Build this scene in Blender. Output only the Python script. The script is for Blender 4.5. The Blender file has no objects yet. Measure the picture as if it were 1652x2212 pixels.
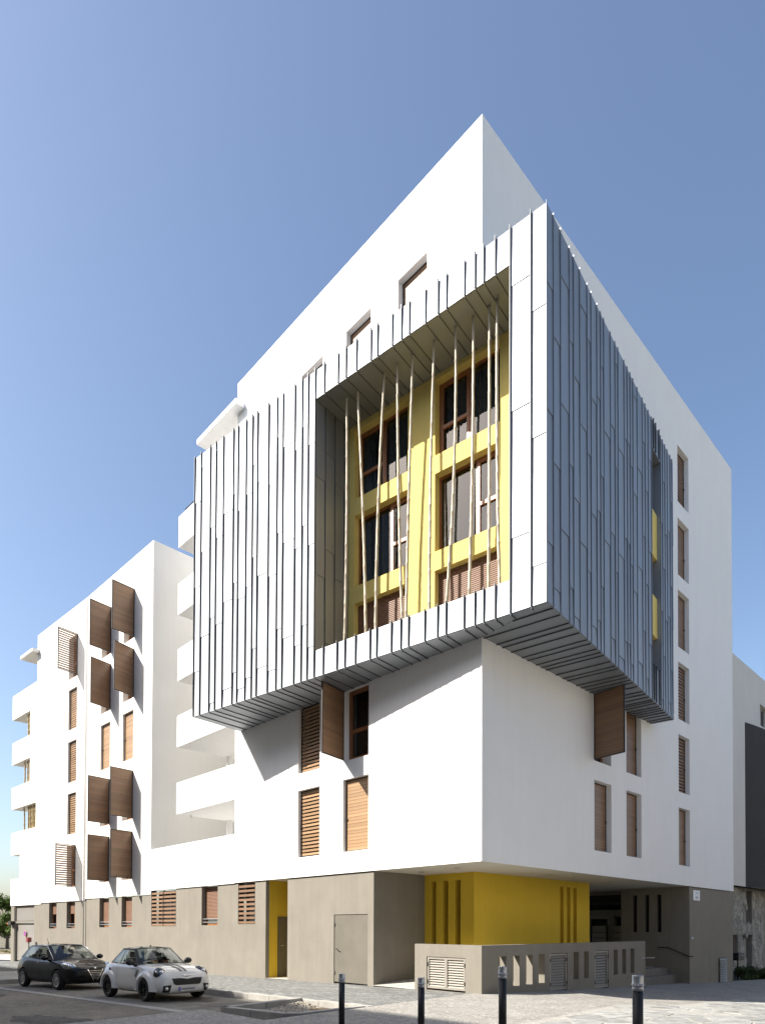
import bpy, bmesh, math, random
from mathutils import Vector, Matrix
from mathutils.bvhtree import BVHTree
random.seed(7)
S = bpy.context.scene
COL = S.collection
R = math.radians

# ------------------------------------------------------------------ camera
cam_d = bpy.data.cameras.new('camera')
cam = bpy.data.objects.new('camera', cam_d); COL.objects.link(cam); S.camera = cam
YAW, PIT, ROL = 2.3702, 0.0163, 0.0033
fw = Vector((math.cos(YAW)*math.cos(PIT), math.sin(YAW)*math.cos(PIT), math.sin(PIT)))
rt = Vector((math.sin(YAW), -math.cos(YAW), 0)); up = rt.cross(fw)
r2 = rt*math.cos(ROL)+up*math.sin(ROL); u2 = -rt*math.sin(ROL)+up*math.cos(ROL)
CAM = Vector((9.8897, -13.0472, 1.6343))
m = Matrix((r2, u2, -fw)).transposed().to_4x4(); m.translation = CAM
cam.matrix_world = m
cam_d.sensor_fit = 'HORIZONTAL'; cam_d.sensor_width = 36
cam_d.lens = 1409.34/1652*36
cam_d.shift_y = (1981.99-1106)/1652
cam_d.clip_start = 0.1; cam_d.clip_end = 4000
S.render.resolution_x = 764; S.render.resolution_y = 1024

# ------------------------------------------------------------------ sky, sun, exposure
SUN = Vector((0.6271, 1.0, -1.0285)).normalized()       # direction the light travels
elev = math.asin(-SUN.z)
w = bpy.data.worlds.new('World'); S.world = w; w.use_nodes = True
nt = w.node_tree; bg = nt.nodes['Background']
sky = nt.nodes.new('ShaderNodeTexSky'); sky.sky_type = 'NISHITA'; sky.sun_disc = False
sky.sun_elevation = elev; sky.sun_rotation = math.atan2(-SUN.x, -SUN.y)
sky.altitude = 0; sky.air_density = 1.0; sky.dust_density = 2.1; sky.ozone_density = 1.6
nt.links.new(sky.outputs[0], bg.inputs[0]); bg.inputs[1].default_value = 0.106
sd = bpy.data.lights.new('sun', 'SUN'); sd.energy = 5.0; sd.angle = R(0.53); sd.color = (1.0, 0.95, 0.87)
so = bpy.data.objects.new('sun', sd); COL.objects.link(so)
so.rotation_mode = 'QUATERNION'; so.rotation_quaternion = SUN.to_track_quat('-Z', 'Y'); so.location = (-30, -50, 60)
vs = S.view_settings; vs.view_transform = 'Standard'; vs.look = 'None'; vs.exposure = 1.1; vs.gamma = 1; vs.use_curve_mapping = False

# ------------------------------------------------------------------ helpers
WM = {}
def reg(o, parent=None, M=None):
    COL.objects.link(o)
    M = M or Matrix.Identity(4)
    if parent is not None:
        o.parent = parent
        o.matrix_parent_inverse = WM[parent.name].inverted()
    o.matrix_basis = M
    WM[o.name] = M.copy()
    return o
def tag(o, label=None, cat=None, group=None, kind=None):
    if label: o['label'] = label
    if cat: o['category'] = cat
    if group: o['group'] = group
    if kind: o['kind'] = kind
    return o
def thing(name, loc, label, cat, group=None, M=None):
    o = bpy.data.objects.new(name, None); o.empty_display_size = 0.3
    reg(o, None, M or Matrix.Translation(Vector(loc)))
    return tag(o, label, cat, group)
def mk(name, verts, faces, mat, parent=None, smooth=False, M=None, mats=None, idx=None):
    me = bpy.data.meshes.new(name); me.from_pydata([tuple(v) for v in verts], [], faces)
    for mm in (mats or [mat]): me.materials.append(mm)
    if idx: me.polygons.foreach_set('material_index', idx)
    if smooth: me.polygons.foreach_set('use_smooth', [True]*len(me.polygons))
    me.update()
    return reg(bpy.data.objects.new(name, me), parent, M)
def inst(name, me, parent, M):
    return reg(bpy.data.objects.new(name, me), parent, M)
class MB:
    def __init__(s): s.v = []; s.f = []
    def add(s, v, f):
        n = len(s.v); s.v += [tuple(q) for q in v]; s.f += [tuple(i+n for i in q) for q in f]; return s
    def box(s, a, b):
        x0, y0, z0 = a; x1, y1, z1 = b
        return s.add([(x0,y0,z0),(x1,y0,z0),(x1,y1,z0),(x0,y1,z0),(x0,y0,z1),(x1,y0,z1),(x1,y1,z1),(x0,y1,z1)],
              [(0,3,2,1),(4,5,6,7),(0,1,5,4),(1,2,6,5),(2,3,7,6),(3,0,4,7)])
    def prism(s, poly, z0, z1):
        n = len(poly); v = [(p[0],p[1],z0) for p in poly]+[(p[0],p[1],z1) for p in poly]
        f = [tuple(range(n-1,-1,-1)), tuple(range(n,2*n))]+[(i,(i+1)%n,n+(i+1)%n,n+i) for i in range(n)]
        return s.add(v, f)
    def tube(s, pts, rad, n=8, cap=True):
        pts = [Vector(p) for p in pts]; rs = rad if isinstance(rad,(list,tuple)) else [rad]*len(pts)
        v = []; f = []
        for i, p in enumerate(pts):
            t = (pts[min(i+1,len(pts)-1)]-pts[max(i-1,0)]).normalized()
            a = t.orthogonal() if abs(t.z) < .9 else t.cross(Vector((0,1,0)))
            a.normalize(); b = t.cross(a)
            v += [p+(a*math.cos(2*math.pi*k/n)+b*math.sin(2*math.pi*k/n))*rs[i] for k in range(n)]
        for i in range(len(pts)-1):
            f += [(i*n+k, i*n+(k+1)%n, (i+1)*n+(k+1)%n, (i+1)*n+k) for k in range(n)]
        if cap: f += [tuple(range(n-1,-1,-1)), tuple(range((len(pts)-1)*n, len(pts)*n))]
        return s.add(v, f)
    def lathe(s, prof, n=20, M=None):
        v = []; f = []
        for (r, z) in prof: v += [Vector((r*math.cos(2*math.pi*k/n), r*math.sin(2*math.pi*k/n), z)) for k in range(n)]
        if M: v = [M@q for q in v]
        for i in range(len(prof)-1):
            f += [(i*n+k, i*n+(k+1)%n, (i+1)*n+(k+1)%n, (i+1)*n+k) for k in range(n)]
        f += [tuple(range(n-1,-1,-1)), tuple(range((len(prof)-1)*n, len(prof)*n))]
        return s.add(v, f)
    def map(s, fn): s.v = [tuple(fn(Vector(q))) for q in s.v]; return s
    def build(s, name, mat, parent=None, smooth=False, M=None): return mk(name, s.v, s.f, mat, parent, smooth, M)
    def mesh(s, name, mat):
        me = bpy.data.meshes.new(name); me.from_pydata(s.v, [], s.f); me.materials.append(mat); me.update(); return me
def bevel(o, wd=0.01, seg=2):
    bm = bmesh.new(); bm.from_mesh(o.data)
    bmesh.ops.remove_doubles(bm, verts=bm.verts, dist=1e-5)
    bmesh.ops.bevel(bm, geom=[e for e in bm.edges if e.is_manifold and e.calc_face_angle(0) > .5], offset=wd, segments=seg, affect='EDGES', profile=.5)
    bm.to_mesh(o.data); bm.free(); return o

# local frame of a vertical plane: u along, z up, out = outward
class Fr:
    def __init__(s, o, u, out):
        s.o = Vector((o[0], o[1], 0)); s.u = Vector((u[0], u[1], 0)).normalized(); s.n = Vector((out[0], out[1], 0)).normalized()
    def p(s, u, z, d=0): return s.o + s.u*u + s.n*d + Vector((0,0,z))     # d>0 outward
    def M(s, u, z, d=0, rot=0):
        # local x=u, y=inward(-n), z up
        m = Matrix((s.u, -s.n, Vector((0,0,1)))).transposed().to_4x4(); m.translation = s.p(u, z, d)
        return m @ Matrix.Rotation(rot, 4, 'Z')
    def box(s, mb, u0, u1, d0, d1, z0, z1):
        return mb.add([s.p(u,z,d) for z in (z0,z1) for (u,d) in ((u0,d0),(u1,d0),(u1,d1),(u0,d1))],
              [(0,3,2,1),(4,5,6,7),(0,1,5,4),(1,2,6,5),(2,3,7,6),(3,0,4,7)])
def facade(fr, u0, u1, z0, z1, holes, depth=0.25, mb=None, zbot=None):
    """front skin with openings and their reveals; holes = (ua,ub,za,zb)"""
    mb = mb or MB()
    us = sorted(set([u0,u1]+[min(max(h[i],u0),u1) for h in holes for i in (0,1)]))
    zs = sorted(set([z0,z1]+[min(max(h[i],z0),z1) for h in holes for i in (2,3)]))
    vid = {}; v = []; f = []
    def V(u, z, d=0):
        k = (round(u,4), round(z,4), round(d,4))
        if k not in vid: vid[k] = len(v); v.append(fr.p(u, z, d))
        return vid[k]
    for a, b in zip(us, us[1:]):
        for c, e in zip(zs, zs[1:]):
            mu, mz = (a+b)/2, (c+e)/2
            if any(h[0] < mu < h[1] and h[2] < mz < h[3] for h in holes): continue
            f.append((V(a,c), V(b,c), V(b,e), V(a,e)))
    for h in holes:
        a, b, c, e = max(h[0],u0), min(h[1],u1), h[2], h[3]; dp = -(h[4] if len(h) > 4 else depth)
        q = [(a,c),(b,c),(b,e),(a,e)]
        for i in range(4):
            (ua,za),(ub,zb) = q[i], q[(i+1)%4]
            if i == 3 and a <= u0 or i == 1 and b >= u1 or i == 0 and c < z0 or i == 2 and e > z1: continue
            n = len(v); v.extend([fr.p(ua,za), fr.p(ub,zb), fr.p(ub,zb,dp), fr.p(ua,za,dp)]); f.append((n,n+1,n+2,n+3))
    return mb.add(v, f)

# ------------------------------------------------------------------ materials
def nodes(name):
    m = bpy.data.materials.new(name); m.use_nodes = True; t = m.node_tree
    return m, t, t.nodes['Principled BSDF'], t.links
def mat(name, col, rough=.7, metal=0, var=0.06, vscale=3.0, bump=0.0, bscale=120, spec=.4, obj_var=0.0, stretch=None, dark=None):
    """plain surface: large soft tone variation + fine relief"""
    m, t, b, L = nodes(name)
    b.inputs['Roughness'].default_value = rough; b.inputs['Metallic'].default_value = metal
    b.inputs['Specular IOR Level'].default_value = spec
    tc = t.nodes.new('ShaderNodeTexCoord'); mp = t.nodes.new('ShaderNodeMapping')
    L.new(tc.outputs['Object'], mp.inputs[0])
    if stretch: mp.inputs['Scale'].default_value = stretch
    n1 = t.nodes.new('ShaderNodeTexNoise'); n1.inputs['Scale'].default_value = vscale; n1.inputs['Detail'].default_value = 6; n1.inputs['Roughness'].default_value = .6
    L.new(mp.outputs[0], n1.inputs[0])
    hs = t.nodes.new('ShaderNodeHueSaturation'); hs.inputs['Color'].default_value = (*col, 1)
    mr = t.nodes.new('ShaderNodeMapRange'); mr.inputs['From Min'].default_value = .3; mr.inputs['From Max'].default_value = .7
    mr.inputs['To Min'].default_value = 1-var; mr.inputs['To Max'].default_value = 1+var
    L.new(n1.outputs[0], mr.inputs[0])
    val = mr.outputs[0]
    if obj_var:
        oi = t.nodes.new('ShaderNodeObjectInfo'); m2 = t.nodes.new('ShaderNodeMapRange')
        m2.inputs['To Min'].default_value = 1-obj_var; m2.inputs['To Max'].default_value = 1+obj_var
        L.new(oi.outputs['Random'], m2.inputs[0]); mu = t.nodes.new('ShaderNodeMath'); mu.operation = 'MULTIPLY'
        L.new(val, mu.inputs[0]); L.new(m2.outputs[0], mu.inputs[1]); val = mu.outputs[0]
    L.new(val, hs.inputs['Value']); L.new(hs.outputs[0], b.inputs['Base Color'])
    if bump:
        n2 = t.nodes.new('ShaderNodeTexNoise'); n2.inputs['Scale'].default_value = bscale; n2.inputs['Detail'].default_value = 4
        L.new(tc.outputs['Object'], n2.inputs[0])
        bp = t.nodes.new('ShaderNodeBump'); bp.inputs['Strength'].default_value = bump; bp.inputs['Distance'].default_value = .01
        L.new(n2.outputs[0], bp.inputs['Height']); L.new(bp.outputs[0], b.inputs['Normal'])
    return m
def stucco(name, col, var=.02, streak=.05, bump=.25):
    """render with faint blotches and weather streaks"""
    m, t, b, L = nodes(name); b.inputs['Roughness'].default_value = .85; b.inputs['Specular IOR Level'].default_value = .2
    tc = t.nodes.new('ShaderNodeTexCoord')
    def noise(scale, det, st=None):
        mp = t.nodes.new('ShaderNodeMapping'); L.new(tc.outputs['Object'], mp.inputs[0])
        if st: mp.inputs['Scale'].default_value = st
        n = t.nodes.new('ShaderNodeTexNoise'); n.inputs['Scale'].default_value = scale; n.inputs['Detail'].default_value = det; n.inputs['Roughness'].default_value = .62
        L.new(mp.outputs[0], n.inputs[0]); return n.outputs[0]
    def rng(s, a, c):
        r = t.nodes.new('ShaderNodeMapRange'); r.inputs['From Min'].default_value = .32; r.inputs['From Max'].default_value = .68
        r.inputs['To Min'].default_value = a; r.inputs['To Max'].default_value = c; L.new(s, r.inputs[0]); return r.outputs[0]
    a = rng(noise(.9, 7), 1-var, 1+var); c = rng(noise(5.0, 5, (1,1,.07)), 1-streak, 1+streak*.5); d = rng(noise(40, 3), 1-var, 1+var)
    mu = t.nodes.new('ShaderNodeMath'); mu.operation = 'MULTIPLY'; L.new(a, mu.inputs[0]); L.new(c, mu.inputs[1])
    mu2 = t.nodes.new('ShaderNodeMath'); mu2.operation = 'MULTIPLY'; L.new(mu.outputs[0], mu2.inputs[0]); L.new(d, mu2.inputs[1])
    hs = t.nodes.new('ShaderNodeHueSaturation'); hs.inputs['Color'].default_value = (*col,1); L.new(mu2.outputs[0], hs.inputs['Value'])
    L.new(hs.outputs[0], b.inputs['Base Color'])
    bp = t.nodes.new('ShaderNodeBump'); bp.inputs['Strength'].default_value = bump; bp.inputs['Distance'].default_value = .004
    L.new(noise(160, 3), bp.inputs['Height']); L.new(bp.outputs[0], b.inputs['Normal'])
    return m
def wood(name, col, rough=.40, grain=(1.2, 30, 60), obj_var=.14):
    return mat(name, col, rough, var=.28, vscale=1.6, stretch=grain, obj_var=obj_var, bump=.10, bscale=90, spec=.5)
def glass(name, tint=(.92,.95,.95), refl=(1,1,1), r0=.07):
    m = bpy.data.materials.new(name); m.use_nodes = True; t = m.node_tree; t.nodes.clear(); L = t.links
    o = t.nodes.new('ShaderNodeOutputMaterial'); mx = t.nodes.new('ShaderNodeMixShader'); lw = t.nodes.new('ShaderNodeLayerWeight'); lw.inputs[0].default_value = .5
    pw = t.nodes.new('ShaderNodeMath'); pw.operation = 'POWER'; pw.inputs[1].default_value = 5; ma = t.nodes.new('ShaderNodeMath'); ma.operation = 'MULTIPLY_ADD'; ma.inputs[1].default_value = 1-r0; ma.inputs[2].default_value = r0
    L.new(lw.outputs['Facing'], pw.inputs[0]); L.new(pw.outputs[0], ma.inputs[0])
    tr = t.nodes.new('ShaderNodeBsdfTransparent'); gl = t.nodes.new('ShaderNodeBsdfGlossy')
    tr.inputs[0].default_value = (*tint,1); gl.inputs[0].default_value = (*refl,1); gl.inputs['Roughness'].default_value = .01
    L.new(ma.outputs[0], mx.inputs[0]); L.new(tr.outputs[0], mx.inputs[1]); L.new(gl.outputs[0], mx.inputs[2]); L.new(mx.outputs[0], o.inputs[0])
    return m
M_white = stucco('white_render', (.84,.835,.82), .014, .024)
M_cream = stucco('off_white_render', (.73,.71,.67), .012, .02)
M_grey = stucco('taupe_render', (.23,.21,.175), .075, .06)
M_yellowp = stucco('pale_yellow_render', (.71,.56,.18), .02, .03)
M_yellow = stucco('yellow_render', (.66,.46,.045), .03, .04)
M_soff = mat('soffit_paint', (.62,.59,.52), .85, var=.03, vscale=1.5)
M_zinc = None
def zinc(name, col, rough, metal):
    m, t, b, L = nodes(name)
    b.inputs['Metallic'].default_value = metal; b.inputs['Specular IOR Level'].default_value = .5
    tc = t.nodes.new('ShaderNodeTexCoord'); oi = t.nodes.new('ShaderNodeObjectInfo')
    ad = t.nodes.new('ShaderNodeVectorMath'); ad.operation = 'ADD'
    sc = t.nodes.new('ShaderNodeVectorMath'); sc.operation = 'SCALE'; sc.inputs['Scale'].default_value = 1
    cb = t.nodes.new('ShaderNodeCombineXYZ'); mm = t.nodes.new('ShaderNodeMath'); mm.operation = 'MULTIPLY'; mm.inputs[1].default_value = 37
    L.new(oi.outputs['Random'], mm.inputs[0]); L.new(mm.outputs[0], cb.inputs[0]); L.new(mm.outputs[0], cb.inputs[2])
    L.new(tc.outputs['Object'], ad.inputs[0]); L.new(cb.outputs[0], ad.inputs[1])
    n = t.nodes.new('ShaderNodeTexNoise'); n.inputs['Scale'].default_value = 1.4; n.inputs['Detail'].default_value = 6; L.new(ad.outputs[0], n.inputs[0])
    n2 = t.nodes.new('ShaderNodeTexNoise'); n2.inputs['Scale'].default_value = .9; n2.inputs['Detail'].default_value = 1; L.new(ad.outputs[0], n2.inputs[0])
    r1 = t.nodes.new('ShaderNodeMapRange'); r1.inputs['To Min'].default_value = rough-.07; r1.inputs['To Max'].default_value = rough+.09; L.new(n.outputs[0], r1.inputs[0]); L.new(r1.outputs[0], b.inputs['Roughness'])
    hs = t.nodes.new('ShaderNodeHueSaturation'); hs.inputs['Color'].default_value = (*col,1)
    r2_ = t.nodes.new('ShaderNodeMapRange'); r2_.inputs['To Min'].default_value = .86; r2_.inputs['To Max'].default_value = 1.12
    av = t.nodes.new('ShaderNodeMath'); av.operation = 'ADD'; hf = t.nodes.new('ShaderNodeMath'); hf.operation = 'MULTIPLY'; hf.inputs[1].default_value = .5
    L.new(n.outputs[0], av.inputs[0]); L.new(oi.outputs['Random'], av.inputs[1]); L.new(av.outputs[0], hf.inputs[0]); L.new(hf.outputs[0], r2_.inputs[0])
    L.new(r2_.outputs[0], hs.inputs['Value']); L.new(hs.outputs[0], b.inputs['Base Color'])
    bp = t.nodes.new('ShaderNodeBump'); bp.inputs['Strength'].default_value = .35; bp.inputs['Distance'].default_value = .02
    L.new(n2.outputs[0], bp.inputs['Height']); L.new(bp.outputs[0], b.inputs['Normal'])
    return m
M_zinc = zinc('zinc_sheet', (.355,.375,.40), .61, .95)
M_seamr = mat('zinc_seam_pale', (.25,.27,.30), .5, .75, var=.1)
M_seam_shaded = mat('zinc_seam_shaded', (.11,.115,.12), .5, .6, var=.1)  # same zinc darkened: shading of the seam sides put into the colour
M_wood = wood('shutter_wood', (.215,.125,.07))  # darker copy: shade on open and right-face leaves put into the colour
M_wood_lit = wood('shutter_wood_lit', (.34,.21,.112))  # same wood paler: sun on the shut leaves put into the colour
M_woodp = wood('bleached_wood', (.52,.44,.36))
M_frame = wood('window_wood', (.26,.10,.035), .4, (6,6,1))
M_dmetal = mat('dark_bronze_metal', (.035,.03,.027), .45, .3, var=.1)
M_gmetal = mat('taupe_metal', (.25,.23,.20), .45, .2, var=.05, vscale=1.5)
M_lmetal = mat('louvre_aluminium', (.31,.285,.245), .45, .15, var=.06)
M_steel = mat('steel_rail', (.45,.45,.44), .35, .8, var=.05)
M_glass = glass('window_glass', (.55,.60,.61))
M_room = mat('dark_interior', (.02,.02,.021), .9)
M_blind = mat('roller_blind', (.17,.085,.045), .55, var=.06)
M_curtain = mat('lace_curtain', (.07,.078,.08), .95, var=.25, vscale=9)
M_bamboo = mat('bamboo_cane', (.47,.41,.31), .5, var=.16, vscale=6, stretch=(3,3,.6), obj_var=.08)
M_bamboo2 = mat('bamboo_cane_golden', (.40,.30,.15), .5, var=.2, vscale=6, stretch=(3,3,.6), obj_var=.12)
# ------------------------------------------------------------------ ground, road, pavements
def P(x, y):
    a = .016*min(x,0)
    if y < 0: return a + .012*y + .010*max(x,0)
    return a - .038*y + max(-.03, .010-.012*y)*max(x,0)
KY = -3.55                                   # kerb line of the pavement
def Rd(x, y): return .016*min(x,4) + .012*KY - .15 + .004*(y-KY)
def sheet(name, x0, x1, y0, y1, fn, mt, st=1.0, kind='structure', dz=0, parent=None):
    nx = max(1, int((x1-x0)/st)); ny = max(1, int((y1-y0)/st)); v = []; f = []
    for j in range(ny+1):
        for i in range(nx+1):
            x = x0+(x1-x0)*i/nx; y = y0+(y1-y0)*j/ny; v.append((x, y, fn(x,y)+dz))
    for j in range(ny):
        for i in range(nx):
            a = j*(nx+1)+i; f.append((a, a+1, a+nx+2, a+nx+1))
    return tag(mk(name, v, f, mt, parent, True), kind=kind)
def ground_mat(name, c1, c2, c3, s1, s2, rough=.9, bump=.4, bdist=.01, speck=60, stretch=None, cracks=0):
    m, t, b, L = nodes(name); b.inputs['Roughness'].default_value = rough; b.inputs['Specular IOR Level'].default_value = .25
    tc = t.nodes.new('ShaderNodeTexCoord'); mp = t.nodes.new('ShaderNodeMapping'); L.new(tc.outputs['Object'], mp.inputs[0])
    if stretch: mp.inputs['Scale'].default_value = stretch
    n1 = t.nodes.new('ShaderNodeTexNoise'); n1.inputs['Scale'].default_value = s1; n1.inputs['Detail'].default_value = 8; n1.inputs['Roughness'].default_value = .65; L.new(mp.outputs[0], n1.inputs[0])
    n2 = t.nodes.new('ShaderNodeTexNoise'); n2.inputs['Scale'].default_value = s2; n2.inputs['Detail'].default_value = 6; L.new(mp.outputs[0], n2.inputs[0])
    cr = t.nodes.new('ShaderNodeValToRGB'); cr.color_ramp.elements[0].position = .33; cr.color_ramp.elements[1].position = .68
    cr.color_ramp.elements[0].color = (*c1,1); cr.color_ramp.elements[1].color = (*c2,1); L.new(n1.outputs[0], cr.inputs[0])
    mx = t.nodes.new('ShaderNodeMix'); mx.data_type = 'RGBA'; mx.blend_type = 'MIX'
    r = t.nodes.new('ShaderNodeMapRange'); r.inputs['From Min'].default_value = .5; r.inputs['From Max'].default_value = .72; r.inputs['To Max'].default_value = .85; L.new(n2.outputs[0], r.inputs[0])
    L.new(r.outputs[0], mx.inputs['Factor']); L.new(cr.outputs[0], mx.inputs['A']); mx.inputs['B'].default_value = (*c3,1)
    vo = t.nodes.new('ShaderNodeTexVoronoi'); vo.inputs['Scale'].default_value = speck; L.new(tc.outputs['Object'], vo.inputs[0])
    hs = t.nodes.new('ShaderNodeHueSaturation'); L.new(mx.outputs['Result'], hs.inputs['Color'])
    sp = t.nodes.new('ShaderNodeSeparateColor'); L.new(vo.outputs['Color'], sp.inputs[0])
    rr = t.nodes.new('ShaderNodeMapRange'); rr.inputs['To Min'].default_value = .68; rr.inputs['To Max'].default_value = 1.28; L.new(sp.outputs[0], rr.inputs[0]); L.new(rr.outputs[0], hs.inputs['Value'])
    L.new(hs.outputs[0], b.inputs['Base Color'])
    bp = t.nodes.new('ShaderNodeBump'); bp.inputs['Strength'].default_value = bump; bp.inputs['Distance'].default_value = bdist
    L.new(vo.outputs['Distance'], bp.inputs['Height']); L.new(bp.outputs[0], b.inputs['Normal'])
    return m
M_asph = ground_mat('dusty_asphalt', (.125,.112,.092), (.21,.188,.152), (.26,.228,.18), .55, 3.2, .95, .35, .006, 90)
M_bay = ground_mat('parking_bay_asphalt', (.12,.113,.10), (.20,.188,.162), (.27,.25,.205), 1.1, 3, .95, .35, .006, 90)
M_slate = ground_mat('slate_paving', (.10,.102,.098), (.20,.20,.19), (.34,.335,.31), 5.5, 6, .8, .5, .008, 26, stretch=(.55,2.4,1))
M_aggr = ground_mat('exposed_aggregate', (.235,.22,.195), (.32,.305,.275), (.40,.38,.345), 1.4, 9, .9, .9, .014, 42)
M_kerb = mat('kerb_concrete', (.33,.315,.285), .9, var=.16, vscale=3.5, bump=.2, bscale=60)
M_flag = mat('flagstone', (.285,.283,.265), .75, var=.28, vscale=5, bump=.45, bscale=24, obj_var=.22)
M_mort = ground_mat('flagstone_mortar', (.29,.275,.245), (.36,.345,.31), (.38,.365,.33), 2, 8, .95, .3, .005, 80)
M_soil = ground_mat('dry_soil', (.10,.075,.05), (.16,.12,.08), (.20,.16,.11), 3, 12, .95, .6, .02, 40)
M_earth = ground_mat('far_ground', (.16,.14,.10), (.22,.19,.14), (.12,.13,.07), .08, .4, .95, .2, .02, 12)
M_conc = ground_mat('pale_concrete', (.40,.38,.33), (.50,.475,.42), (.44,.42,.37), 1, 4, .9, .2, .004, 80)

big = sheet('ground', -900, 900, -900, 900, lambda x,y: -3.2, M_earth, 300)
sheet('terrain', -160, -39, -60, 120, lambda x,y: -.62 - .006*(-x-39), M_earth, 12)
sheet('terrain', -39, 60, 26, 120, lambda x,y: -1.35, M_earth, 12)
sheet('road', -160, -.9, -14.5, KY+.02, lambda x,y: Rd(max(x,-60),y), M_asph, 1.6)
sheet('road', -160, 60, -40, -14.5, lambda x,y: Rd(max(x,-60),-14.5), M_asph, 6)
sheet('parking_bay', -16.6, -2.4, -6.4, KY+.01, Rd, M_bay, 1.0, dz=.004)
# concrete gutter strip between bay and road
g = MB(); n = 24
for i in range(n):
    xa = -16.6+13.6*i/n; xb = -16.6+13.6*(i+1)/n; f_ = lambda x: -7.1+.082*(x+16.6)
    g.add([(xa,f_(xa)-.13,Rd(xa,-6.5)+.008),(xb,f_(xb)-.13,Rd(xb,-6.5)+.008),(xb,f_(xb)+.13,Rd(xb,-6.5)+.008),(xa,f_(xa)+.13,Rd(xa,-6.5)+.008)],[(0,1,2,3)])
tag(g.build('gutter', M_kerb), kind='structure')
M_patch = ground_mat('asphalt_patch', (.065,.06,.055), (.11,.10,.088), (.15,.13,.105), 1.2, 6, .95, .35, .006, 90)
for (cx_, cy_, ra, rb_, ro) in ((-4.2,-8.6,1.7,.55,.1),(-9.5,-9.4,2.4,.5,.05),(-12.5,-7.9,1.2,.35,.12),(-6.4,-4.6,1.3,.5,.0)):
    rp = random.Random(int(cx_*10)); n_ = 26; v_ = []
    for k in range(n_):
        a_ = 2*math.pi*k/n_; q_ = 1+rp.uniform(-.28,.2); x_ = ra*q_*math.cos(a_); y_ = rb_*q_*math.sin(a_)
        x_, y_ = cx_+x_*math.cos(ro)-y_*math.sin(ro), cy_+x_*math.sin(ro)+y_*math.cos(ro); v_.append((x_, y_, Rd(x_,y_)+(.009 if cy_ > -6 else .006)))
    tag(mk('road_patch', v_, [tuple(range(n_))], M_patch), kind='structure')
pv = sheet('pavement', -60, -.28, KY+.14, .6, P, M_slate, 1.0)
pf = sheet('porch_floor', -9.6, -8.0, -.01, 1.6, lambda x,y: P(x,-.02)+.003, M_conc, .8)
plaza = sheet('plaza', -.28, 3.5, -16, 40, P, M_aggr, 1.0)
flagbed = sheet('flagstone_paving', 3.5, 11.5, -16, 40, P, M_mort, 1.0)
sheet('road', 11.5, 27, -14.5, 60, lambda x,y: P(11.5,y)-.02, M_asph, 3.0)  # out-of-view street ground; dark asphalt cuts the bounced light
sheet('plaza', -2.6, -.28, KY+.14-9, KY-2.6, lambda x,y: P(max(x,-.4),y), M_aggr, 1.0, dz=-.012)

# kerb stones
def kerb_run(x0, x1, yf, fn, parent, ln=1.0, wd=.15, h=.30):
    x = x0
    while x < x1-.05:
        e = min(x+ln, x1); z = fn((x+e)/2)+random.uniform(-.004,.004); k = random.uniform(-.004,.004)
        o = MB().box((x+.004, yf+k, z-h), (e-.004, yf+wd+k, z)).build('kerb_stone', M_kerb, parent)
        bevel(o, .012, 2); x = e
kb = tag(MB().box((-60,KY+.01,P(-60,KY)-.5),(-59.9,KY+.13,P(-60,KY)-.2)).build('kerb', M_kerb), kind='structure')
kerb_run(-38, -.30, KY, lambda x: P(x,KY)+.012, kb)
# irregular flagstones (convex cells of a jittered grid)
def clip(poly, nx, ny, c):
    out = []
    for i in range(len(poly)):
        p, q = poly[i], poly[(i+1)%len(poly)]
        a = p[0]*nx+p[1]*ny-c; b = q[0]*nx+q[1]*ny-c
        if a <= 0: out.append(p)
        if (a < 0) != (b < 0):
            t_ = a/(a-b); out.append((p[0]+(q[0]-p[0])*t_, p[1]+(q[1]-p[1])*t_))
    return out
def cells(x0, x1, y0, y1, sx, sy, jit=.42, gap=.02):
    rnd = random.Random(3); pts = {}
    nx, ny = int((x1-x0)/sx)+1, int((y1-y0)/sy)+1
    for i in range(-1, nx+1):
        for j in range(-1, ny+1): pts[i,j] = (x0+(i+.5+(j%2)*.45+rnd.uniform(-jit,jit))*sx, y0+(j+.5+rnd.uniform(-jit,jit))*sy)
    for i in range(nx):
        for j in range(ny):
            p = pts[i,j]; poly = [(p[0]-3*sx,p[1]-3*sy),(p[0]+3*sx,p[1]-3*sy),(p[0]+3*sx,p[1]+3*sy),(p[0]-3*sx,p[1]+3*sy)]
            for a in range(-2,3):
                for b in range(-2,3):
                    if (a or b) and (i+a,j+b) in pts:
                        q = pts[i+a,j+b]; dx, dy = q[0]-p[0], q[1]-p[1]; d = math.hypot(dx,dy)
                        if d < 1e-6: continue
                        dx /= d; dy /= d
                        poly = clip(poly, dx, dy, (p[0]+q[0])/2*dx+(p[1]+q[1])/2*dy-gap)
            for (ax, ay, c) in ((1,0,x1-gap),(-1,0,-x0-gap),(0,1,y1-gap),(0,-1,-y0-gap)): poly = clip(poly, ax, ay, c)
            if len(poly) > 2: yield poly
for poly in cells(3.52, 10.5, -3.4, 8.0, .62, .50):
    cx = sum(p[0] for p in poly)/len(poly); cy = sum(p[1] for p in poly)/len(poly); tz = random.uniform(.002,.012)
    vb = [(p[0],p[1],P(*p)-.02) for p in poly]; vt = [(cx+(p[0]-cx)*.975, cy+(p[1]-cy)*.975, P(*p)+tz) for p in poly]; k = len(poly)
    mk('flagstone', vb+vt, [tuple(range(k,2*k))]+[(i,(i+1)%k,k+(i+1)%k,k+i) for i in range(k)], M_flag, flagbed)
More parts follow.
